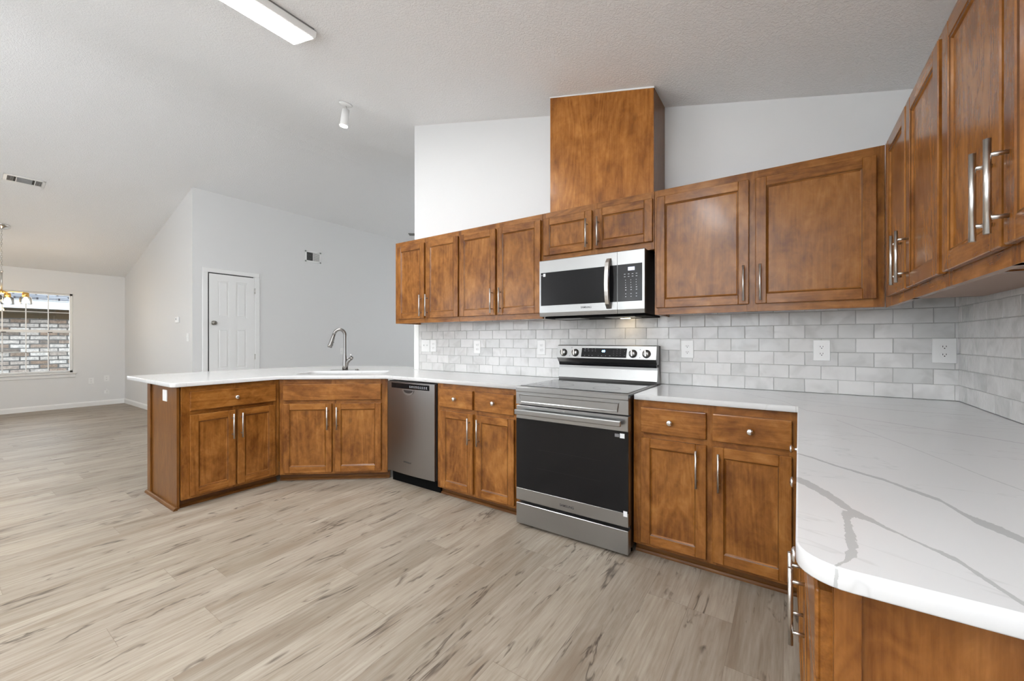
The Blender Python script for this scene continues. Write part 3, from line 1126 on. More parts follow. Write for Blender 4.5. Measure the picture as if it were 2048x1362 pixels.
tube(bm, [(0.006, 0, 0.125), (0.022, -0.002, 0.118), (0.042, -0.006, 0.112)], [0.009, 0.011, 0.010], 12)
link('handle_body', bm, FAUCET, t)
bm = bmesh.new()
tube(bm, [(0.060, -0.010, 0.117), (0.072, -0.012, 0.127), (0.078, -0.012, 0.138)], [0.017, 0.018, 0.010], 14)
tube(bm, [(0.070, -0.012, 0.130), (0.074, -0.03, 0.148), (0.076, -0.05, 0.158)], [0.007, 0.006, 0.005], 10)
link('lever', bm, FAUCET, t)
bm = bmesh.new()
lathe(bm, [(0.0, 0.0), (0.017, 0.0), (0.017, 0.006), (0.012, 0.010), (0.0, 0.010)][1:], (0.115, 0, 0.004), 'z', 16)
bm.transform(Matrix.Rotation(UA - R(34.276), 4, 'Z'))
link('hole_cap', bm, FAUCET, t)

# ------------------------------------------------------------------ backsplash
def backsplash(name, label, length, rotated):
    """tiles laid in running bond; local x along the wall, local -y out of the wall"""
    t = thing(name, label, 'backsplash', (0, 0, 0), R(-90) if rotated else 0)
    x_from, x_to = (0.0, length) if rotated else (-length, 0.0)
    bm = bmesh.new()
    box(bm, x_from, x_to - (0 if rotated else 0.0), -0.0086, -0.0005, 0.916, 1.44)
    link('grout', bm, GROUT, t)
    bm = bmesh.new()
    P, HR, G = 0.1522, 0.0785, 0.0022
    z = 0.9155
    row = 0
    rnd = random.Random(5 if rotated else 3)
    while z < 1.44:
        zt = min(z + HR - G, 1.439)
        off = (-0.022 if row % 2 == 0 else 0.054)
        k = -30
        while k < 30:
            a = off + k * P
            b = a + P - G
            k += 1
            a2, b2 = max(a, x_from + 0.001), min(b, x_to - 0.007)
            if b2 - a2 < 0.008 or zt - z < 0.008: continue
            d = 0.0115
            j = [rnd.uniform(-0.0011, 0.0011) for _ in range(4)]
            yy = [-d + j[0], -d + j[1], -d + j[2], -d + j[3]]
            bv = 0.0016
            e = [rnd.uniform(-0.0006, 0.0006) for _ in range(4)]
            F = [(a2 + bv + e[0], yy[0], z + bv), (b2 - bv + e[1], yy[1], z + bv), (b2 - bv + e[1], yy[2], zt - bv + e[2]), (a2 + bv + e[0], yy[3], zt - bv + e[2])]
            M_ = [(a2 + e[0], yy[0] + bv, z), (b2 + e[1], yy[1] + bv, z), (b2 + e[1], yy[2] + bv, zt + e[2]), (a2 + e[0], yy[3] + bv, zt + e[2])]
            B = [(a2 + e[0], -0.005, z), (b2 + e[1], -0.005, z), (b2 + e[1], -0.005, zt + e[2]), (a2 + e[0], -0.005, zt + e[2])]
            F, M_, B = [[bm.verts.new(p) for p in L] for L in (F, M_, B)]
            bm.faces.new(F)
            for A_, B_ in ((F, M_), (M_, B)):
                for q in range(4):
                    bm.faces.new((A_[q], B_[q], B_[(q + 1) % 4], A_[(q + 1) % 4]))
        z += HR
        row += 1
    link('tiles', bm, TILE, t)
    return t


backsplash('backsplash', 'grey white glazed brick tiles on the stove wall', 3.865, False)
backsplash('backsplash', 'grey white glazed brick tiles on the right wall', 2.23, True)
bm = bmesh.new()
box(bm, XR - 0.001, XR + 0.07, -0.008, -0.0005, 0.914, 1.44, 0, 0.002)
struct('trim_3', bm, TRIMW)


# outlets -----------------------------------------------------------
def outlet(label, loc, rz, w=0.078, h=0.120, kind='outlet', cat='outlet'):
    t = thing('outlet' if kind != 'switch' else 'light_switch', label, cat, loc, rz, 'white wall plates')
    bm = bmesh.new()
    box(bm, -w / 2, w / 2, -0.006, 0, -h / 2, h / 2, 0, 0.002)
    link('cover_plate', bm, WPLAST, t)
    gangs = [0] if w < 0.1 or kind != 'switch2' else [-0.023, 0.023]
    if kind == 'outlet':
        for zc in (0.020, -0.020):
            bm = bmesh.new()
            L = [(0.0165 * math.cos(R(a)), max(-0.0135, min(0.0135, 0.0165 * math.sin(R(a)))) + zc) for a in range(0, 360, 15)]
            prism(bm, L, 'y', -0.0085, -0.005)
            s = link('receptacle', bm, WPLAST, t)
            bm = bmesh.new()
            box(bm, -0.0075, -0.0052, -0.0089, -0.0083, zc - 0.002, zc + 0.006)
            box(bm, 0.0048, 0.0072, -0.0089, -0.0083, zc - 0.001, zc + 0.006)
            cyl(bm, (0, -0.0089, zc - 0.007), (0, -0.0083, zc - 0.007), 0.0026, n=10)
            link('slots', bm, SLOT, s)
    else:
        for xc in gangs:
            bm = bmesh.new()
            box(bm, xc - 0.006, xc + 0.006, -0.0075, -0.005, -0.012, 0.012)
            box(bm, xc - 0.004, xc + 0.004, -0.016, -0.006, 0.0, 0.010, 0, 0.002)
            link('toggle', bm, WPLAST, t)
    return t


YT = -0.0115
outlet('white outlet on the tiles, first one right of the stove', (-1.272, YT, 1.158), 0)
outlet('white outlet on the tiles below the widest wall cabinet', (-0.554, YT, 1.160), 0)
outlet('white outlet tight against the tiled corner', (-0.062, YT, 1.165), 0, w=0.088, h=0.125)
outlet('white outlet on the tiles just left of the stove', (-2.405, YT, 1.158), 0)
outlet('white outlet on the tiles above the cabinet beside the dishwasher', (-3.09, YT, 1.156), 0)
outlet('narrow white outlet beside the double switch plate', (-3.657, YT, 1.162), 0, w=0.082)
outlet('white double switch plate at the left end of the tiles', (-3.765, YT, 1.162), 0, w=0.118, kind='switch2', cat='light switch')
outlet('white wall outlet under the window, left one of two', (XW, -1.134, 0.467), R(90), h=0.115)
outlet('white wall outlet near the corner, right one of two', (XW, -0.928, 0.497), R(90), h=0.115)
outlet('small white light switch on the wall left of the closet door', (-8.091, YJ, 1.26), 0, kind='switch', cat='light switch')
outlet('faint white blank-looking plate on the closet wall behind the faucet', (XD, 1.74, 1.0), R(90), w=0.115, kind='switch2', cat='light switch')
# low cable plate and thermostat
t = thing('cable_jack', 'small white cable jack low on the window wall', 'wall plate', (XW, -0.928, 0.24), R(90))
bm = bmesh.new()
box(bm, -0.035, 0.035, -0.006, 0, -0.03, 0.03, 0, 0.002); link('cover_plate', bm, WPLAST, t)
bm = bmesh.new()
cyl(bm, (0, -0.006, 0.0), (0, -0.02, 0.0), 0.009, n=12); tube(bm, [(0, -0.018, 0), (0.004, -0.022, 0.03), (0, -0.012, 0.055)], 0.004, 8); link('connector', bm, WPLAST, t)
t = thing('thermostat', 'small white thermostat on the wall left of the closet', 'thermostat', (-8.50, YJ, 1.533), 0)
bm = bmesh.new()
box(bm, -0.06, 0.06, -0.022, 0, -0.045, 0.045, 0, 0.006, 2); link('housing', bm, WPLAST, t)
bm = bmesh.new()
box(bm, -0.035, 0.005, -0.0235, -0.021, -0.005, 0.025); link('screen', bm, simple('lcd_grey', (0.25, 0.27, 0.26), 0.3), t)

# ------------------------------------------------------------------ dishwasher
t = thing('dishwasher', 'stainless dishwasher with black control strip next to the sink cabinet', 'dishwasher', (-3.576, -0.62, 0))
DWW = 0.564
bm = bmesh.new()
box(bm, 0.0, DWW + 0.004, 0.0, 0.56, 0.102, 0.872)
link('body', bm, DARKM, t)
bm = bmesh.new()
# front skin slightly bowed
n_ = 10
sec = []
for i in range(n_ + 1):
    u = i / n_
    sec.append((u * DWW, -0.020 - 0.012 * math.sin(PI * u)))
sec2 = [(DWW, 0.0), (0, 0.0)]
prism(bm, sec + sec2, 'z', 0.104, 0.806)
prism(bm, sec + sec2, 'z', 0.806, 0.868)
for f in bm.faces:
    f.smooth = False
link('door', bm, STEELV, t)
bm = bmesh.new()
prism(bm, [(x, y - 0.0015) for x, y in sec if 0.02 < x < DWW - 0.02] + [(DWW - 0.03, -0.01), (0.03, -0.01)], 'z', 0.815, 0.858)
cp = link('control_strip', bm, BLACKG, t)
bm = bmesh.new()
for i in range(9):
    x = 0.29 + i * 0.024
    box(bm, x, x + 0.012, -0.0345, -0.033, 0.838, 0.842); box(bm, x, x + 0.014, -0.0345, -0.033, 0.828, 0.831)
link('key_print', bm, MARK, cp)
bm = bmesh.new()
L = [(0.275 + 0.068 * math.cos(R(a)), 0.808 + 0.045 * math.sin(R(a))) for a in range(180, 361, 12)]
prism(bm, L, 'y', -0.037, -0.030)
pk = link('pocket_handle', bm, STEEL, t)
bm = bmesh.new()
L = [(0.278 + 0.056 * math.cos(R(a)), 0.806 + 0.026 * math.sin(R(a))) for a in range(180, 361, 12)]
prism(bm, L, 'y', -0.0378, -0.036)
link('pocket_recess', bm, DARKM, pk)
bm = bmesh.new()
box(bm, 0.0, DWW + 0.012, 0.035, 0.06, 0.0, 0.10)
link('kick_plate', bm, BLACK, t)
text('logo', '(Whirlpool', 0.020, (0.262, -0.0325, 0.207), (R(90), 0, 0), LOGO, t)

# ------------------------------------------------------------------ range (stove)
SX0, SW = -2.196, 0.7495
t = thing('stove', 'freestanding stainless electric stove with black glass oven door', 'stove', (SX0, -0.705, 0))
bm = bmesh.new()
box(bm, 0.004, SW - 0.004, 0.045, 0.64, 0.035, 0.905)
link('body', bm, DARKM, t)
for (x, y) in ((0.035, 0.10), (SW - 0.035, 0.10), (0.035, 0.58), (SW - 0.035, 0.58)):
    bm = bmesh.new()
    cyl(bm, (x, y, 0.0), (x, y, 0.012), 0.024, n=14); cyl(bm, (x, y, 0.012), (x, y, 0.036), 0.016, n=12)
    link('foot', bm, BLACK, t)
# storage drawer
bm = bmesh.new()
box(bm, 0.0, SW, 0.0, 0.045, 0.018, 0.152, 0, 0.003)
link('drawer', bm, STEEL, t)
# oven door
bm = bmesh.new()
box(bm, 0.0, SW, 0.0, 0.045, 0.172, 0.251, 0, 0.002)
box(bm, 0.0, SW, 0.0, 0.045, 0.705, 0.792, 0, 0.003)
box(bm, 0.002, SW - 0.002, 0.008, 0.045, 0.25, 0.706)
od = link('oven_door', bm, STEEL, t)
bm = bmesh.new()
box(bm, 0.001, SW - 0.001, 0.001, 0.009, 0.250, 0.706, 0)
link('glass', bm, BLACKG, od)
bm = bmesh.new()
for i in range(2):
    box(bm, 0.16, SW - 0.16, 0.0002, 0.0012, 0.40 + 0.12 * i, 0.4015 + 0.12 * i)
link('rack_line', bm, simple('faint_rack_line', (0.02, 0.02, 0.021), 0.2, IOR=1.33), od)
bm = bmesh.new()
L = [(0.0, 0.735), (0.0, 0.775)]
box(bm, 0.014, SW - 0.030, -0.048, -0.030, 0.738, 0.772, 0, 0.006, 2)
for x in (0.03, SW - 0.075):
    box(bm, x, x + 0.03, -0.034, 0.001, 0.745, 0.765, 0, 0.003)
link('handle', bm, STEEL, od)
text('logo', 'SAMSUNG', 0.021, (SW / 2 - 0.005, -0.0005, 0.205), (R(90), 0, 0), LOGO, od, xs=1.0)
bm = bmesh.new()
box(bm, SW - 0.078, SW - 0.052, -0.0003, 0.0008, 0.672, 0.690, 0)
box(bm, SW - 0.048, SW - 0.022, -0.0005, 0.0008, 0.668, 0.694, 1)
box(bm, SW - 0.028, SW - 0.006, -0.0008, 0.0008, 0.232, 0.262, 1)
s = link('energy_sticker', bm, [simple('grey_sticker', (0.18, 0.18, 0.19), 0.5), STICK], od)
# front rail under cooktop with pressed recess
bm = bmesh.new()
prism(bm, [(0.0, 0.800), (0.0, 0.880), (-0.004, 0.886), (-0.004, 0.908), (0.004, 0.916), (0.03, 0.917), (0.045, 0.80)], 'x', 0.0, SW)
fr = link('front_rail', bm, STEEL, t)
bm = bmesh.new()
ri = [(0.028, 0.858), (SW - 0.060, 0.858), (SW - 0.066, 0.820), (0.040, 0.820)]
ro = [(0.020, 0.866), (SW - 0.052, 0.866), (SW - 0.060, 0.812), (0.034, 0.812)]
def ringf(bm, a, b, ya, yb, mat=0):
    A = [bm.verts.new((x, ya, z)) for x, z in a]; B = [bm.verts.new((x, yb, z)) for x, z in b]
    for k in range(4):
        bm.faces.new((A[k], A[(k + 1) % 4], B[(k + 1) % 4], B[k])).material_index = mat
    return A, B
ringf(bm, ro, [(x + (0.003 if i in (0, 3) else -0.003), z + (-0.003 if i < 2 else 0.003)) for i, (x, z) in enumerate(ro)], -0.0002, -0.004)
A_, B_ = ringf(bm, [(x + (0.003 if i in (0, 3) else -0.003), z + (-0.003 if i < 2 else 0.003)) for i, (x, z) in enumerate(ro)], ri, -0.004, -0.0004)
bm.faces.new(B_)
link('pressed_panel', bm, STEEL, fr)
# cooktop
bm = bmesh.new()
box(bm, 0.0, SW, 0.0, 0.60, 0.902, 0.9165, 0, 0.003)
ck = link('cooktop_frame', bm, STEEL, t)
bm = bmesh.new()
box(bm, 0.014, SW - 0.014, 0.03, 0.592, 0.914, 0.9195, 0, 0.002)
link('glass_top', bm, COOK, ck)
bm = bmesh.new()
for (x, y, r) in ((0.20, 0.19, 0.115), (0.55, 0.19, 0.085), (0.19, 0.45, 0.075), (0.56, 0.45, 0.105), (0.375, 0.47, 0.05)):
    n_ = 40
    A = [bm.verts.new((x + r * math.cos(2 * PI * i / n_), y + r * math.sin(2 * PI * i / n_), 0.9198)) for i in range(n_)]
    B = [bm.verts.new((x + (r - 0.003) * math.cos(2 * PI * i / n_), y + (r - 0.003) * math.sin(2 * PI * i / n_), 0.9198)) for i in range(n_)]
    for i in range(n_):
        bm.faces.new((A[i], A[(i + 1) % n_], B[(i + 1) % n_], B[i]))
link('burner_rings', bm, simple('burner_print', (0.08, 0.08, 0.082), 0.2), ck)
# backguard; local y: front of range 0, wall at 0.705
bm = bmesh.new()
prism(bm, [(0.605, 0.917), (0.598, 0.935), (0.612, 1.01), (0.612, 1.03), (0.65, 1.03), (0.685, 0.917)], 'x', 0.0, SW)
bgd = link('backguard', bm, STEEL, t)
bm = bmesh.new()
prism(bm, [(0.600, 1.050), (0.592, 1.062), (0.572, 1.085), (0.590, 1.176), (0.600, 1.182), (0.645, 1.182), (0.645, 1.050)], 'x', 0.0, SW)
cp = link('control_panel', bm, STEEL, t)
bm = bmesh.new()
prism(bm, [(0.604, 1.028), (0.598, 1.038), (0.596, 1.052), (0.65, 1.052), (0.65, 1.028)], 'x', 0.006, SW - 0.004)
link('lower_lip', bm, BLACKG, t)
bm = bmesh.new()
box(bm, 0.004, SW - 0.001, 0.640, 0.688, 0.917, 1.178)
link('rear_cover', bm, DARKM, t)
# tilt of the control face
tilt = math.atan2(0.018, 0.091)
ny = Vector((0, -math.cos(tilt), math.sin(tilt)))


def face_pt(x, z, off):
    k = (z - 1.085) / 0.091
    return Vector((x, 0.572 + 0.018 * k, z)) + ny * off


def face_plate(bm, x0, x1, z0, z1, o0, o1, mat=0, sk=0.0):
    q = [face_pt(x0 - sk, z0, o0), face_pt(x1 - sk, z0, o0), face_pt(x1, z1, o0), face_pt(x0, z1, o0)]
    p = [v + ny * (o1 - o0) for v in q]
    q = [bm.verts.new(v) for v in q]; p = [bm.verts.new(v) for v in p]
    fs = [bm.faces.new(p)]
    for k in range(4):
        fs.append(bm.faces.new((q[k], q[(k + 1) % 4], p[(k + 1) % 4], p[k])))
    for f in fs: f.material_index = mat


bm = bmesh.new()
face_plate(bm, 0.205, 0.548, 1.094, 1.160, 0.0, 0.0015, 0, 0.004)
dsp = link('touch_display', bm, BLACKG, cp)
o = text('clock_digits', '60', 0.022, tuple(face_pt(0.375, 1.138, 0.0022)), (R(90) - tilt, 0, 0), BLUE, dsp, xs=1.1)
bm = bmesh.new()
rnd = random.Random(2)
for (xs_, zs_) in (([0.225, 0.25, 0.285, 0.31], 1.152), ([0.225, 0.255, 0.285, 0.31], 1.138), ([0.225, 0.26, 0.285], 1.104), ([0.335, 0.36, 0.39, 0.42], 1.104),
                   ([0.45, 0.475, 0.50, 0.53], 1.138), ([0.45, 0.475, 0.50], 1.124), ([0.45, 0.475, 0.50, 0.53], 1.108), ([0.475, 0.50], 1.150)):
    for x in xs_:
        ww = rnd.uniform(0.003, 0.012) if zs_ in (1.152, 1.138, 1.104) and x < 0.44 else 0.003
        face_plate(bm, x, x + ww, zs_, zs_ + 0.0028, 0.0016, 0.0019)
link('key_print', bm, simple('dim_key_print', (0.22, 0.22, 0.24), 0.5), dsp)
for xk in (0.055, 0.152, 0.591, 0.684):
    kb = bmesh.new()
    c0 = face_pt(xk, 1.124, 0.0)
    mrot = Matrix.Rotation(-tilt, 3, 'X')
    lathe(kb, [(0.0265, 0.0), (0.0265, -0.004), (0.024, -0.007), (0.0235, -0.020), (0.021, -0.024), (0.002, -0.0245)], c0, 'y', 24, 0, mrot)
    k = link('knob', kb, STEEL, cp)
    kb = bmesh.new()
    box(kb, -0.006, 0.006, -0.033, -0.02, -0.023, 0.023, 0, 0.002)
    kb.transform(Matrix.Translation(c0) @ Matrix.Rotation(-tilt, 4, 'X') @ Matrix.Rotation(R(-8), 4, 'Y'))
    link('grip', kb, NICKEL, k)
    kb = bmesh.new()
    lathe(kb, [(0.029, -0.0002), (0.029, -0.0012), (0.0266, -0.0014)], c0, 'y', 24, 0, mrot)
    link('base_ring', kb, BLACK, k)
bm = bmesh.new()
for x, z in ((0.105, 1.098), (0.118, 1.158), (0.638, 1.150), (0.638, 1.096)):
    face_plate(bm, x, x + 0.005, z, z + 0.005, 0.0, 0.0008)
link('indicator_marks', bm, SLOT, cp)

# ------------------------------------------------------------------ microwave
MX0, MWW = -2.197, 0.751
mz0 = 1.389
t = thing('microwave', 'stainless over-the-range microwave with black glass door', 'microwave', (MX0, -0.40, mz0))
bm = bmesh.new()
box(bm, 0.002, MWW - 0.001, 0.035, 0.384, 0.0, 0.40)
link('body', bm, DARKM, t)
SPX = 0.578
bm = bmesh.new()
prism(bm, [(0.0, 0.026), (0.0, 0.396), (0.004, 0.40), (0.035, 0.40), (0.035, 0.0), (0.005, 0.0)], 'x', 0.0, SPX - 0.001)
md = link('door', bm, STEEL, t)
bm = bmesh.new()
box(bm, 0.013, SPX - 0.002, -0.0015, 0.004, 0.076, 0.312)
link('glass', bm, BLACKG, md)
bm = bmesh.new()
pts = []
for i in range(13):
    u = i / 12
    pts.append((0.522, -0.012 - 0.036 * math.sin(PI * u) ** 0.6 if 0 < u < 1 else -0.004, 0.034 + 0.325 * u))
# flattened bar
for sgn in (1,):
    prev = None
    for p in pts:
        w_, d_ = 0.017, 0.007
        ring = [bm.verts.new((p[0] + w_ * a, p[1] + d_ * b, p[2])) for a, b in ((-1, 0.6), (-0.7, -1), (0.7, -1), (1, 0.6), (0.6, 1.4), (-0.6, 1.4))]
        if prev:
            for k in range(6):
                f = bm.faces.new((prev[k], prev[(k + 1) % 6], ring[(k + 1) % 6], ring[k])); f.smooth = False
        else:
            bm.faces.new(ring)
        prev = ring
    bm.faces.new(prev)
link('handle', bm, NICKEL, md)
text('logo', 'SAMSUNG', 0.017, (0.362, -0.0004, 0.051), (R(90), 0, 0), LOGO, md)
bm = bmesh.new()
box(bm, 0.032, 0.050, -0.0022, -0.0012, 0.284, 0.305, 1)
box(bm, 0.015, 0.028, -0.0022, -0.0012, 0.291, 0.297, 0)
link('energy_sticker', bm, [simple('faint_grey_sticker', (0.16, 0.16, 0.17), 0.5), STICK], md)
bm = bmesh.new()
prism(bm, [(0.0, 0.026), (0.0, 0.396), (0.004, 0.40), (0.035, 0.40), (0.035, 0.0), (0.005, 0.0)], 'x', SPX + 0.001, MWW)
mp_ = link('control_panel', bm, STEEL, t)
bm = bmesh.new()
box(bm, SPX + 0.002, 0.737, -0.0015, 0.004, 0.076, 0.312, 0, 0.0005)
kp = link('keypad', bm, GREYP, mp_)
bm = bmesh.new()
box(bm, 0.648, 0.690, -0.0022, -0.001, 0.270, 0.292)
link('display', bm, LCD, kp)
bm = bmesh.new()
for r_ in range(2):
    for c_ in range(4):
        x = 0.622 + c_ * 0.025
        box(bm, x, x + 0.010, -0.0021, -0.0012, 0.247 - r_ * 0.016, 0.250 - r_ * 0.016)
for r_ in range(5):
    for c_ in range(3):
        x = 0.630 + c_ * 0.034
        ww = 0.004 if r_ < 3 else 0.008
        box(bm, x, x + ww, -0.0021, -0.0012, 0.208 - r_ * 0.0155, 0.212 - r_ * 0.0155)
for r_ in range(2):
    for c_ in range(3):
        x = 0.630 + c_ * 0.034
        box(bm, x, x + 0.007, -0.0021, -0.0012, 0.122 - r_ * 0.018, 0.1255 - r_ * 0.018)
link('key_print', bm, MARK, kp)
bm = bmesh.new()
box(bm, 0.02, MWW - 0.005, 0.05, 0.385, -0.014, 0.001)
ub = link('underside_vent', bm, BLACK, t)
for x in (0.08, 0.46):
    bm = bmesh.new()
    box(bm, x, x + 0.2, 0.09, 0.25, -0.017, -0.0135)
    link('grease_filter', bm, simple('filter_mesh_metal', (0.3, 0.3, 0.29), 0.35, 1.0), ub)
bm = bmesh.new()
box(bm, 0.50, 0.56, 0.285, 0.32, -0.0165, -0.0135)
link('cooktop_lamp', bm, HOODL, ub)

# ------------------------------------------------------------------ ceiling fixtures
# linear LED light on the right slope
sl = math.atan(SR)
lx = -3.495
t = thing('ceiling_light', 'long slim rectangular ceiling light glowing white', 'ceiling light', (lx, -2.045, cz(lx)), 0, 'slim ceiling lights')
t.rotation_euler = (0, -sl, 0)
bm = bmesh.new()
box(bm, -0.128, 0.148, -0.62, 0.62, -0.012, -0.001)
link('mounting_plate', bm, GREYM, t)
bm = bmesh.new()
box(bm, -0.142, 0.152, -0.640, 0.640, -0.052, -0.010, 0, 0.004)
link('housing', bm, TRIMW, t)
bm = bmesh.new()
box(bm, -0.126, 0.124, -0.630, 0.630, -0.055, -0.050, 0, 0.002)
link('diffuser', bm, WHITEL, t)

t2 = dup(t)  # unseen copy of the fixture, added to brighten the kitchen
t2['label'] = 'unseen slim fill light added behind the camera'
t2.location = (-1.5, -3.45, cz(-1.5))

# spot head
sx, sy = -4.33, -0.545
t = thing('spotlight', 'small white cylinder spotlight hanging from the sloped ceiling', 'spotlight', (sx, sy, cz(sx)), 0)
bm = bmesh.new()
lathe(bm, [(0.062, -0.002), (0.062, -0.008), (0.045, -0.020), (0.012, -0.026)], (0, 0, 0), 'z', 24, 0, Matrix.Rotation(-sl, 3, 'Y'))
link('canopy', bm, TRIMW, t)
bm = bmesh.new()
cyl(bm, (0, 0, -0.018), (0.0, 0.0, -0.055), 0.007, n=10)
lathe(bm, [(0.003, -0.066), (0.010, -0.062), (0.012, -0.056), (0.010, -0.050), (0.003, -0.046)], (0, 0, 0), 'z', 12)
link('swivel', bm, NICKEL, t)
hd = Vector((-0.20, -0.02, -1)).normalized()
h0 = Vector((0, 0, -0.058))
bm = bmesh.new()
cyl(bm, h0, h0 + hd * 0.155, 0.034, 0.038, n=24)
link('head', bm, TRIMW, t)
bm = bmesh.new()
cyl(bm, h0 + hd * 0.150, h0 + hd * 0.163, 0.036, 0.036, n=24)
link('lens', bm, SPOTL, t)
sd = bpy.data.lights.new('spot_beam', 'SPOT')
sd.energy = 45; sd.spot_size = R(100); sd.spot_blend = 0.9; sd.shadow_soft_size = 0.04; sd.color = (1, 0.96, 0.9)
so = bpy.data.objects.new('spot_beam', sd); C.objects.link(so); so.parent = t
so.location = h0 + hd * 0.175
so.rotation_euler = hd.to_track_quat('-Z', 'Y').to_euler()


def vent(name, label, loc, rot, w, h, cells, vertical_slats):
    t = thing(name, label, 'vent', loc, 0)
    t.rotation_euler = rot
    bm = bmesh.new()
    f = 0.026
    box(bm, -w / 2, w / 2, -0.008, 0.0, h / 2 - f, h / 2, 0, 0.002); box(bm, -w / 2, w / 2, -0.008, 0, -h / 2, -h / 2 + f, 0, 0.002)
    box(bm, -w / 2, -w / 2 + f, -0.008, 0, -h / 2, h / 2, 0, 0.002); box(bm, w / 2 - f, w / 2, -0.008, 0, -h / 2, h / 2, 0, 0.002)
    link('frame', bm, WPLAST, t)
    bm = bmesh.new()
    box(bm, -w / 2 + f, w / 2 - f, -0.0015, -0.0005, -h / 2 + f, h / 2 - f)
    link('backing', bm, SLOT, t)
    wi = w - 2 * f
    for i, (frac0, frac1, n, vert, ang) in enumerate(cells):
        x0, x1 = -w / 2 + f + wi * frac0, -w / 2 + f + wi * frac1
        bm = bmesh.new()
        for k in range(n):
            if vert:
                x = x0 + (x1 - x0) * (k + 0.5) / n
                b2 = bmesh.new(); box(b2, -0.0006, 0.0006, -0.007, 0.007, -h / 2 + f, h / 2 - f)
                b2.transform(Matrix.Translation((x, -0.006, 0)) @ Matrix.Rotation(ang, 4, 'Z'))
            else:
                z = -h / 2 + f + (h - 2 * f) * (k + 0.5) / n
                b2 = bmesh.new(); box(b2, x0, x1, -0.006, 0.006, -0.0006, 0.0006)
                b2.transform(Matrix.Translation((0, -0.006, z)) @ Matrix.Rotation(ang, 4, 'X'))
            me = bpy.data.meshes.new('tmp'); b2.to_mesh(me); b2.free(); bm.from_mesh(me); bpy.data.meshes.remove(me)
        box(bm, x0 - 0.003, x0 + 0.003, -0.009, -0.001, -h / 2 + f, h / 2 - f)
        link('louvers', bm, WPLAST, t)
    return t


vent('wall_vent', 'small square louvered vent high on the closet wall', (XD, 1.150, 2.745), (0, 0, R(90)), 0.30, 0.20,
     [(0.0, 0.48, 6, False, R(12)), (0.5, 1.0, 9, False, R(-50))], True)
vxc = -8.68
vent('ceiling_vent', 'white rectangular air vent in the dining ceiling', (vxc, -2.175, cz(vxc)), (R(-90), 0, 0), 0.34, 0.17,
     [(0.0, 0.2, 6, True, R(0)), (0.27, 0.72, 14, False, R(-50)), (0.80, 1.0, 6, True, R(0))], False)
ve = bpy.data.objects['ceiling_vent']
# lay the vent flat on the left slope: local x along the slope, local z along world y, local y out (down)
sx_ = Vector((1, 0, SL)).normalized()
yy = Vector((0, 1, 0))
up = sx_.cross(yy)            # points up
out = up                      # local -y must point down, so local +y = up
Mx = Matrix((yy, up, sx_)).transposed()
ve.rotation_euler = Mx.to_euler()

# ------------------------------------------------------------------ chandelier
chx, chy = -9.98, -2.262
t = thing('chandelier', 'chrome chain chandelier with gold sockets and glass jar shades', 'chandelier', (chx, chy, cz(chx)), 0)
top_z = cz(chx)
bm = bmesh.new()
lathe(bm, [(0.085, -0.002), (0.085, -0.010), (0.07, -0.022), (0.03, -0.032), (0.012, -0.045)], (0, 0, 0), 'z', 28, 0, Matrix.Rotation(-math.atan(SL), 3, 'Y'))
link('canopy', bm, CHROME, t)
bm = bmesh.new()
z = -0.05
i = 0
zend = 2.20 - top_z
while z > zend:
    L = []
    for k in range(13):
        a = 2 * PI * k / 12
        u_, v_ = 0.009 * math.cos(a), 0.020 * math.sin(a)
        L.append((u_, 0, z - 0.016 + v_) if i % 2 else (0, u_, z - 0.016 + v_))
    tube(bm, L, 0.0022, 6)
    z -= 0.031
    i += 1
link('chain', bm, NICKEL, t)
bm = bmesh.new()
zr0, zr1 = 2.19 - top_z, 1.93 - top_z
cyl(bm, (0, 0, zr0), (0, 0, zr1), 0.011, n=14)
lathe(bm, [(0.004, zr0 + 0.03), (0.016, zr0 + 0.02), (0.018, zr0 + 0.008), (0.011, zr0 - 0.004)], (0, 0, 0), 'z', 14)
link('rod', bm, NICKEL, t)
zh = 1.905 - top_z
bm = bmesh.new()
lathe(bm, [(0.01, zh + 0.03), (0.035, zh + 0.02), (0.038, zh - 0.005), (0.02, zh - 0.02), (0.004, zh - 0.025)], (0, 0, 0), 'z', 20)
link('hub', bm, BRASS, t)
for a in (18, 108, 198, 288):
    ca, sa = math.sin(R(a)), math.cos(R(a))
    ex, ey = 0.225 * ca, 0.225 * sa
    bm = bmesh.new()
    tube(bm, [(0, 0, zh), (ex * .5, ey * .5, zh + 0.012), (ex * .9, ey * .9, zh + 0.012), (ex, ey, zh), (ex, ey, zh - 0.02)], 0.006, 8)
    arm = link('arm', bm, BRASS, t)
    bm = bmesh.new()
    lathe(bm, [(0.010, zh + 0.012), (0.032, zh + 0.004), (0.036, zh - 0.055), (0.028, zh - 0.06)], (ex, ey, 0), 'z', 18)
    link('socket', bm, BRASS, arm)
    bm = bmesh.new()
    lathe(bm, [(0.034, zh - 0.045), (0.060, zh - 0.065), (0.066, zh - 0.15), (0.066, zh - 0.16), (0.063, zh - 0.16), (0.063, zh - 0.15), (0.057, zh - 0.068), (0.033, zh - 0.048)], (ex, ey, 0), 'z', 20)
    for f in list(bm.faces):
        if len(f.verts) > 4: bm.faces.remove(f)
    link('glass_shade', bm, JAR, arm)
    bm = bmesh.new()
    lathe(bm, [(0.012, zh - 0.06), (0.015, zh - 0.075), (0.030, zh - 0.10), (0.030, zh - 0.12), (0.018, zh - 0.135), (0.003, zh - 0.14)], (ex, ey, 0), 'z', 16)
    link('bulb', bm, WARML, arm)

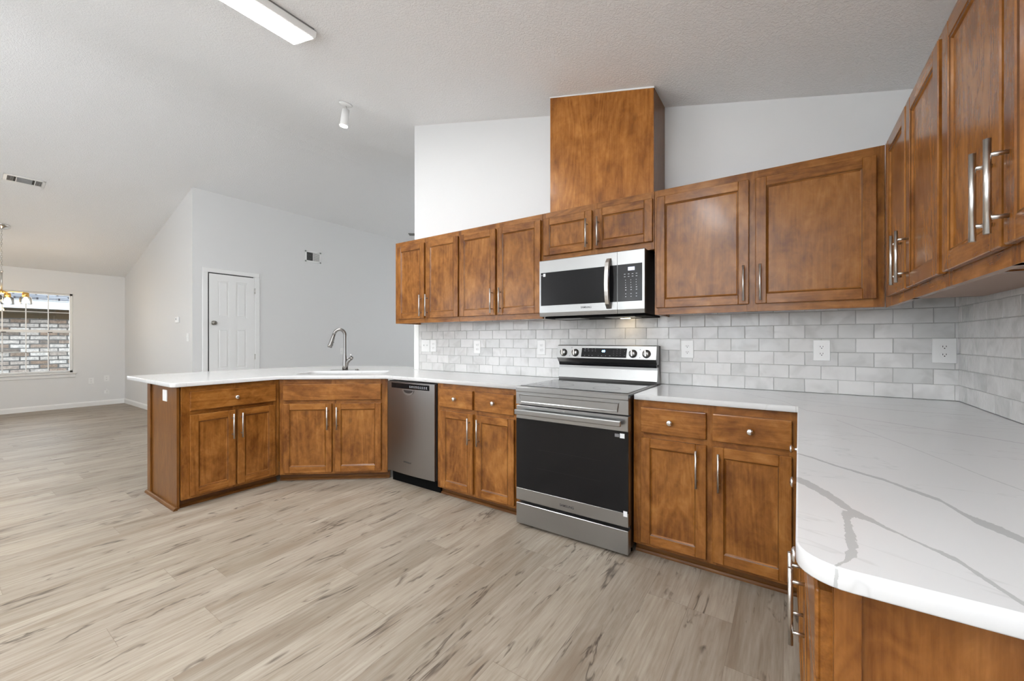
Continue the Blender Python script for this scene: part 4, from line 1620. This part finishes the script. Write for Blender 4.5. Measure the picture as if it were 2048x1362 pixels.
pl = bpy.data.lights.new('chandelier_glow', 'POINT')
pl.energy = 5; pl.color = (1.0, 0.86, 0.70); pl.shadow_soft_size = 0.12
po = bpy.data.objects.new('chandelier_glow', pl); C.objects.link(po); po.parent = t; po.location = (0, 0, zh - 0.22)

# ------------------------------------------------------------------ ceiling fan in the living room (one blade tip shows past the wall end)
fx, fy = -5.55, 2.20
t = thing('ceiling_fan', 'ceiling fan behind the stove wall, only a blade tip showing', 'ceiling fan', (fx, fy, cz(fx)), 0)
zf = 3.03 - cz(fx)
bm = bmesh.new(); cyl(bm, (0, 0, 0.01), (0, 0, zf), 0.012, n=12); link('downrod', bm, GREYM, t)
bm = bmesh.new(); lathe(bm, [(0.03, zf + .06), (0.10, zf + 0.04), (0.11, zf - 0.03), (0.06, zf - 0.07)], (0, 0, 0), 'z', 24); link('motor', bm, GREYM, t)
for k in range(5):
    a = R(72 * k + 217)
    bm = bmesh.new()
    box(bm, 0.12, 0.66, -0.06, 0.06, -0.004, 0.004, 0, 0.002)
    bm.transform(Matrix.Translation((0, 0, zf)) @ Matrix.Rotation(a, 4, 'Z') @ Matrix.Rotation(R(3), 4, 'X'))
    link('blade', bm, GREYM, t)

# ------------------------------------------------------------------ outside the window: neighbour's brick wall, eave and roof
def brick_mat():
    t = NT('old_whitewashed_brick')
    tc = t.n('ShaderNodeTexCoord')
    sp = t.n('ShaderNodeSeparateXYZ'); t.l(tc.outputs['Object'], sp.inputs[0])
    cb = t.n('ShaderNodeCombineXYZ'); t.l(sp.outputs[1], cb.inputs[0]); t.l(sp.outputs[2], cb.inputs[1])
    nz = t.n('ShaderNodeTexNoise', Scale=9.0, Detail=2.0); t.l(tc.outputs['Object'], nz.inputs['Vector'])
    ad = t.n('ShaderNodeVectorMath', _operation='MULTIPLY_ADD')
    t.l(nz.outputs['Color'], ad.inputs[0]); ad.inputs[1].default_value = (0.012, 0.012, 0); t.l(cb.outputs[0], ad.inputs[2])
    br = t.n('ShaderNodeTexBrick', Scale=1.0)
    br.inputs['Brick Width'].default_value = 0.27
    br.inputs['Row Height'].default_value = 0.088
    br.inputs['Mortar Size'].default_value = 0.012
    br.inputs['Color1'].default_value = (0, 0, 0, 1)
    br.inputs['Color2'].default_value = (1, 1, 1, 1)
    br.inputs['Mortar'].default_value = (0.5, 0.5, 0.5, 1)
    t.l(ad.outputs[0], br.inputs['Vector'])
    bc = t.ramp(br.outputs['Color'], [(0.0, (0.20, 0.19, 0.18)), (0.2, (0.36, 0.27, 0.21)), (0.4, (0.52, 0.48, 0.45)), (0.7, (0.74, 0.72, 0.70)), (1.0, (0.60, 0.56, 0.53))])
    n2 = t.n('ShaderNodeTexNoise', Scale=18.0, Detail=5.0, Roughness=0.7); t.l(tc.outputs['Object'], n2.inputs['Vector'])
    w = t.ramp(n2.outputs[0], [(0.35, (0.6, 0.6, 0.6)), (0.65, (1.15, 1.13, 1.1))])
    col = t.mix(1.0, bc, w, 'MULTIPLY')
    col = t.mix(br.outputs['Fac'], col, (0.15, 0.145, 0.14))
    t.set(Base__Color=col, Roughness=0.9)
    t.bump(t.math('SUBTRACT', 1.0, br.outputs['Fac']), 0.5, 0.01)
    return t.m


t = thing('neighbour_house', 'whitewashed brick neighbouring house seen through the window', 'house', (-14.0, -2.0, 0))
bm = bmesh.new(); box(bm, -0.2, 0.0, -5.0, 5.0, -0.3, 1.98); link('brick_wall', bm, brick_mat(), t)
bm = bmesh.new(); box(bm, 0.0, 0.03, -5.0, 5.0, 1.68, 1.90); link('eave_shade_strip', bm, simple('shaded_brick_brown', (0.10, 0.078, 0.045), 0.8), t)  # brown strip painted in for the eave's shade on the upper bricks
bm = bmesh.new(); box(bm, 0.0, 0.45, -5.0, 5.0, 1.90, 1.93); link('soffit', bm, simple('brown_soffit', (0.13, 0.10, 0.055), 0.8), t)
bm = bmesh.new(); box(bm, 0.45, 0.48, -5.0, 5.0, 1.87, 2.05); link('fascia', bm, simple('white_fascia', (0.78, 0.82, 0.86), 0.5), t)


def shingle():
    s = NT('grey_roof_shingles')
    tc = s.n('ShaderNodeTexCoord'); sp = s.n('ShaderNodeSeparateXYZ'); s.l(tc.outputs['Object'], sp.inputs[0])
    cb = s.n('ShaderNodeCombineXYZ'); s.l(sp.outputs[1], cb.inputs[0]); s.l(s.math('MULTIPLY', sp.outputs[0], 1.15), cb.inputs[1])
    br = s.n('ShaderNodeTexBrick', Scale=1.0)
    br.inputs['Brick Width'].default_value = 0.30; br.inputs['Row Height'].default_value = 0.14; br.inputs['Mortar Size'].default_value = 0.014
    br.inputs['Color1'].default_value = (0.12, 0.13, 0.15, 1); br.inputs['Color2'].default_value = (0.24, 0.255, 0.28, 1); br.inputs['Mortar'].default_value = (0.03, 0.03, 0.035, 1)
    s.l(cb.outputs[0], br.inputs['Vector'])
    s.set(Base__Color=br.outputs['Color'], Roughness=0.9)
    return s.m


bm = bmesh.new(); prism(bm, [(0.52, 2.05), (-2.2, 3.15), (-2.2, 3.25), (0.52, 2.09)], 'y', -5.0, 5.0); link('roof', bm, shingle(), t)
bm = bmesh.new(); box(bm, -17.0, XW - 0.15, YB - 2, 4.0, -0.32, -0.30)
o = link('ground', bm, simple('outdoor_soil', (0.20, 0.19, 0.15), 0.95)); o['kind'] = 'structure'
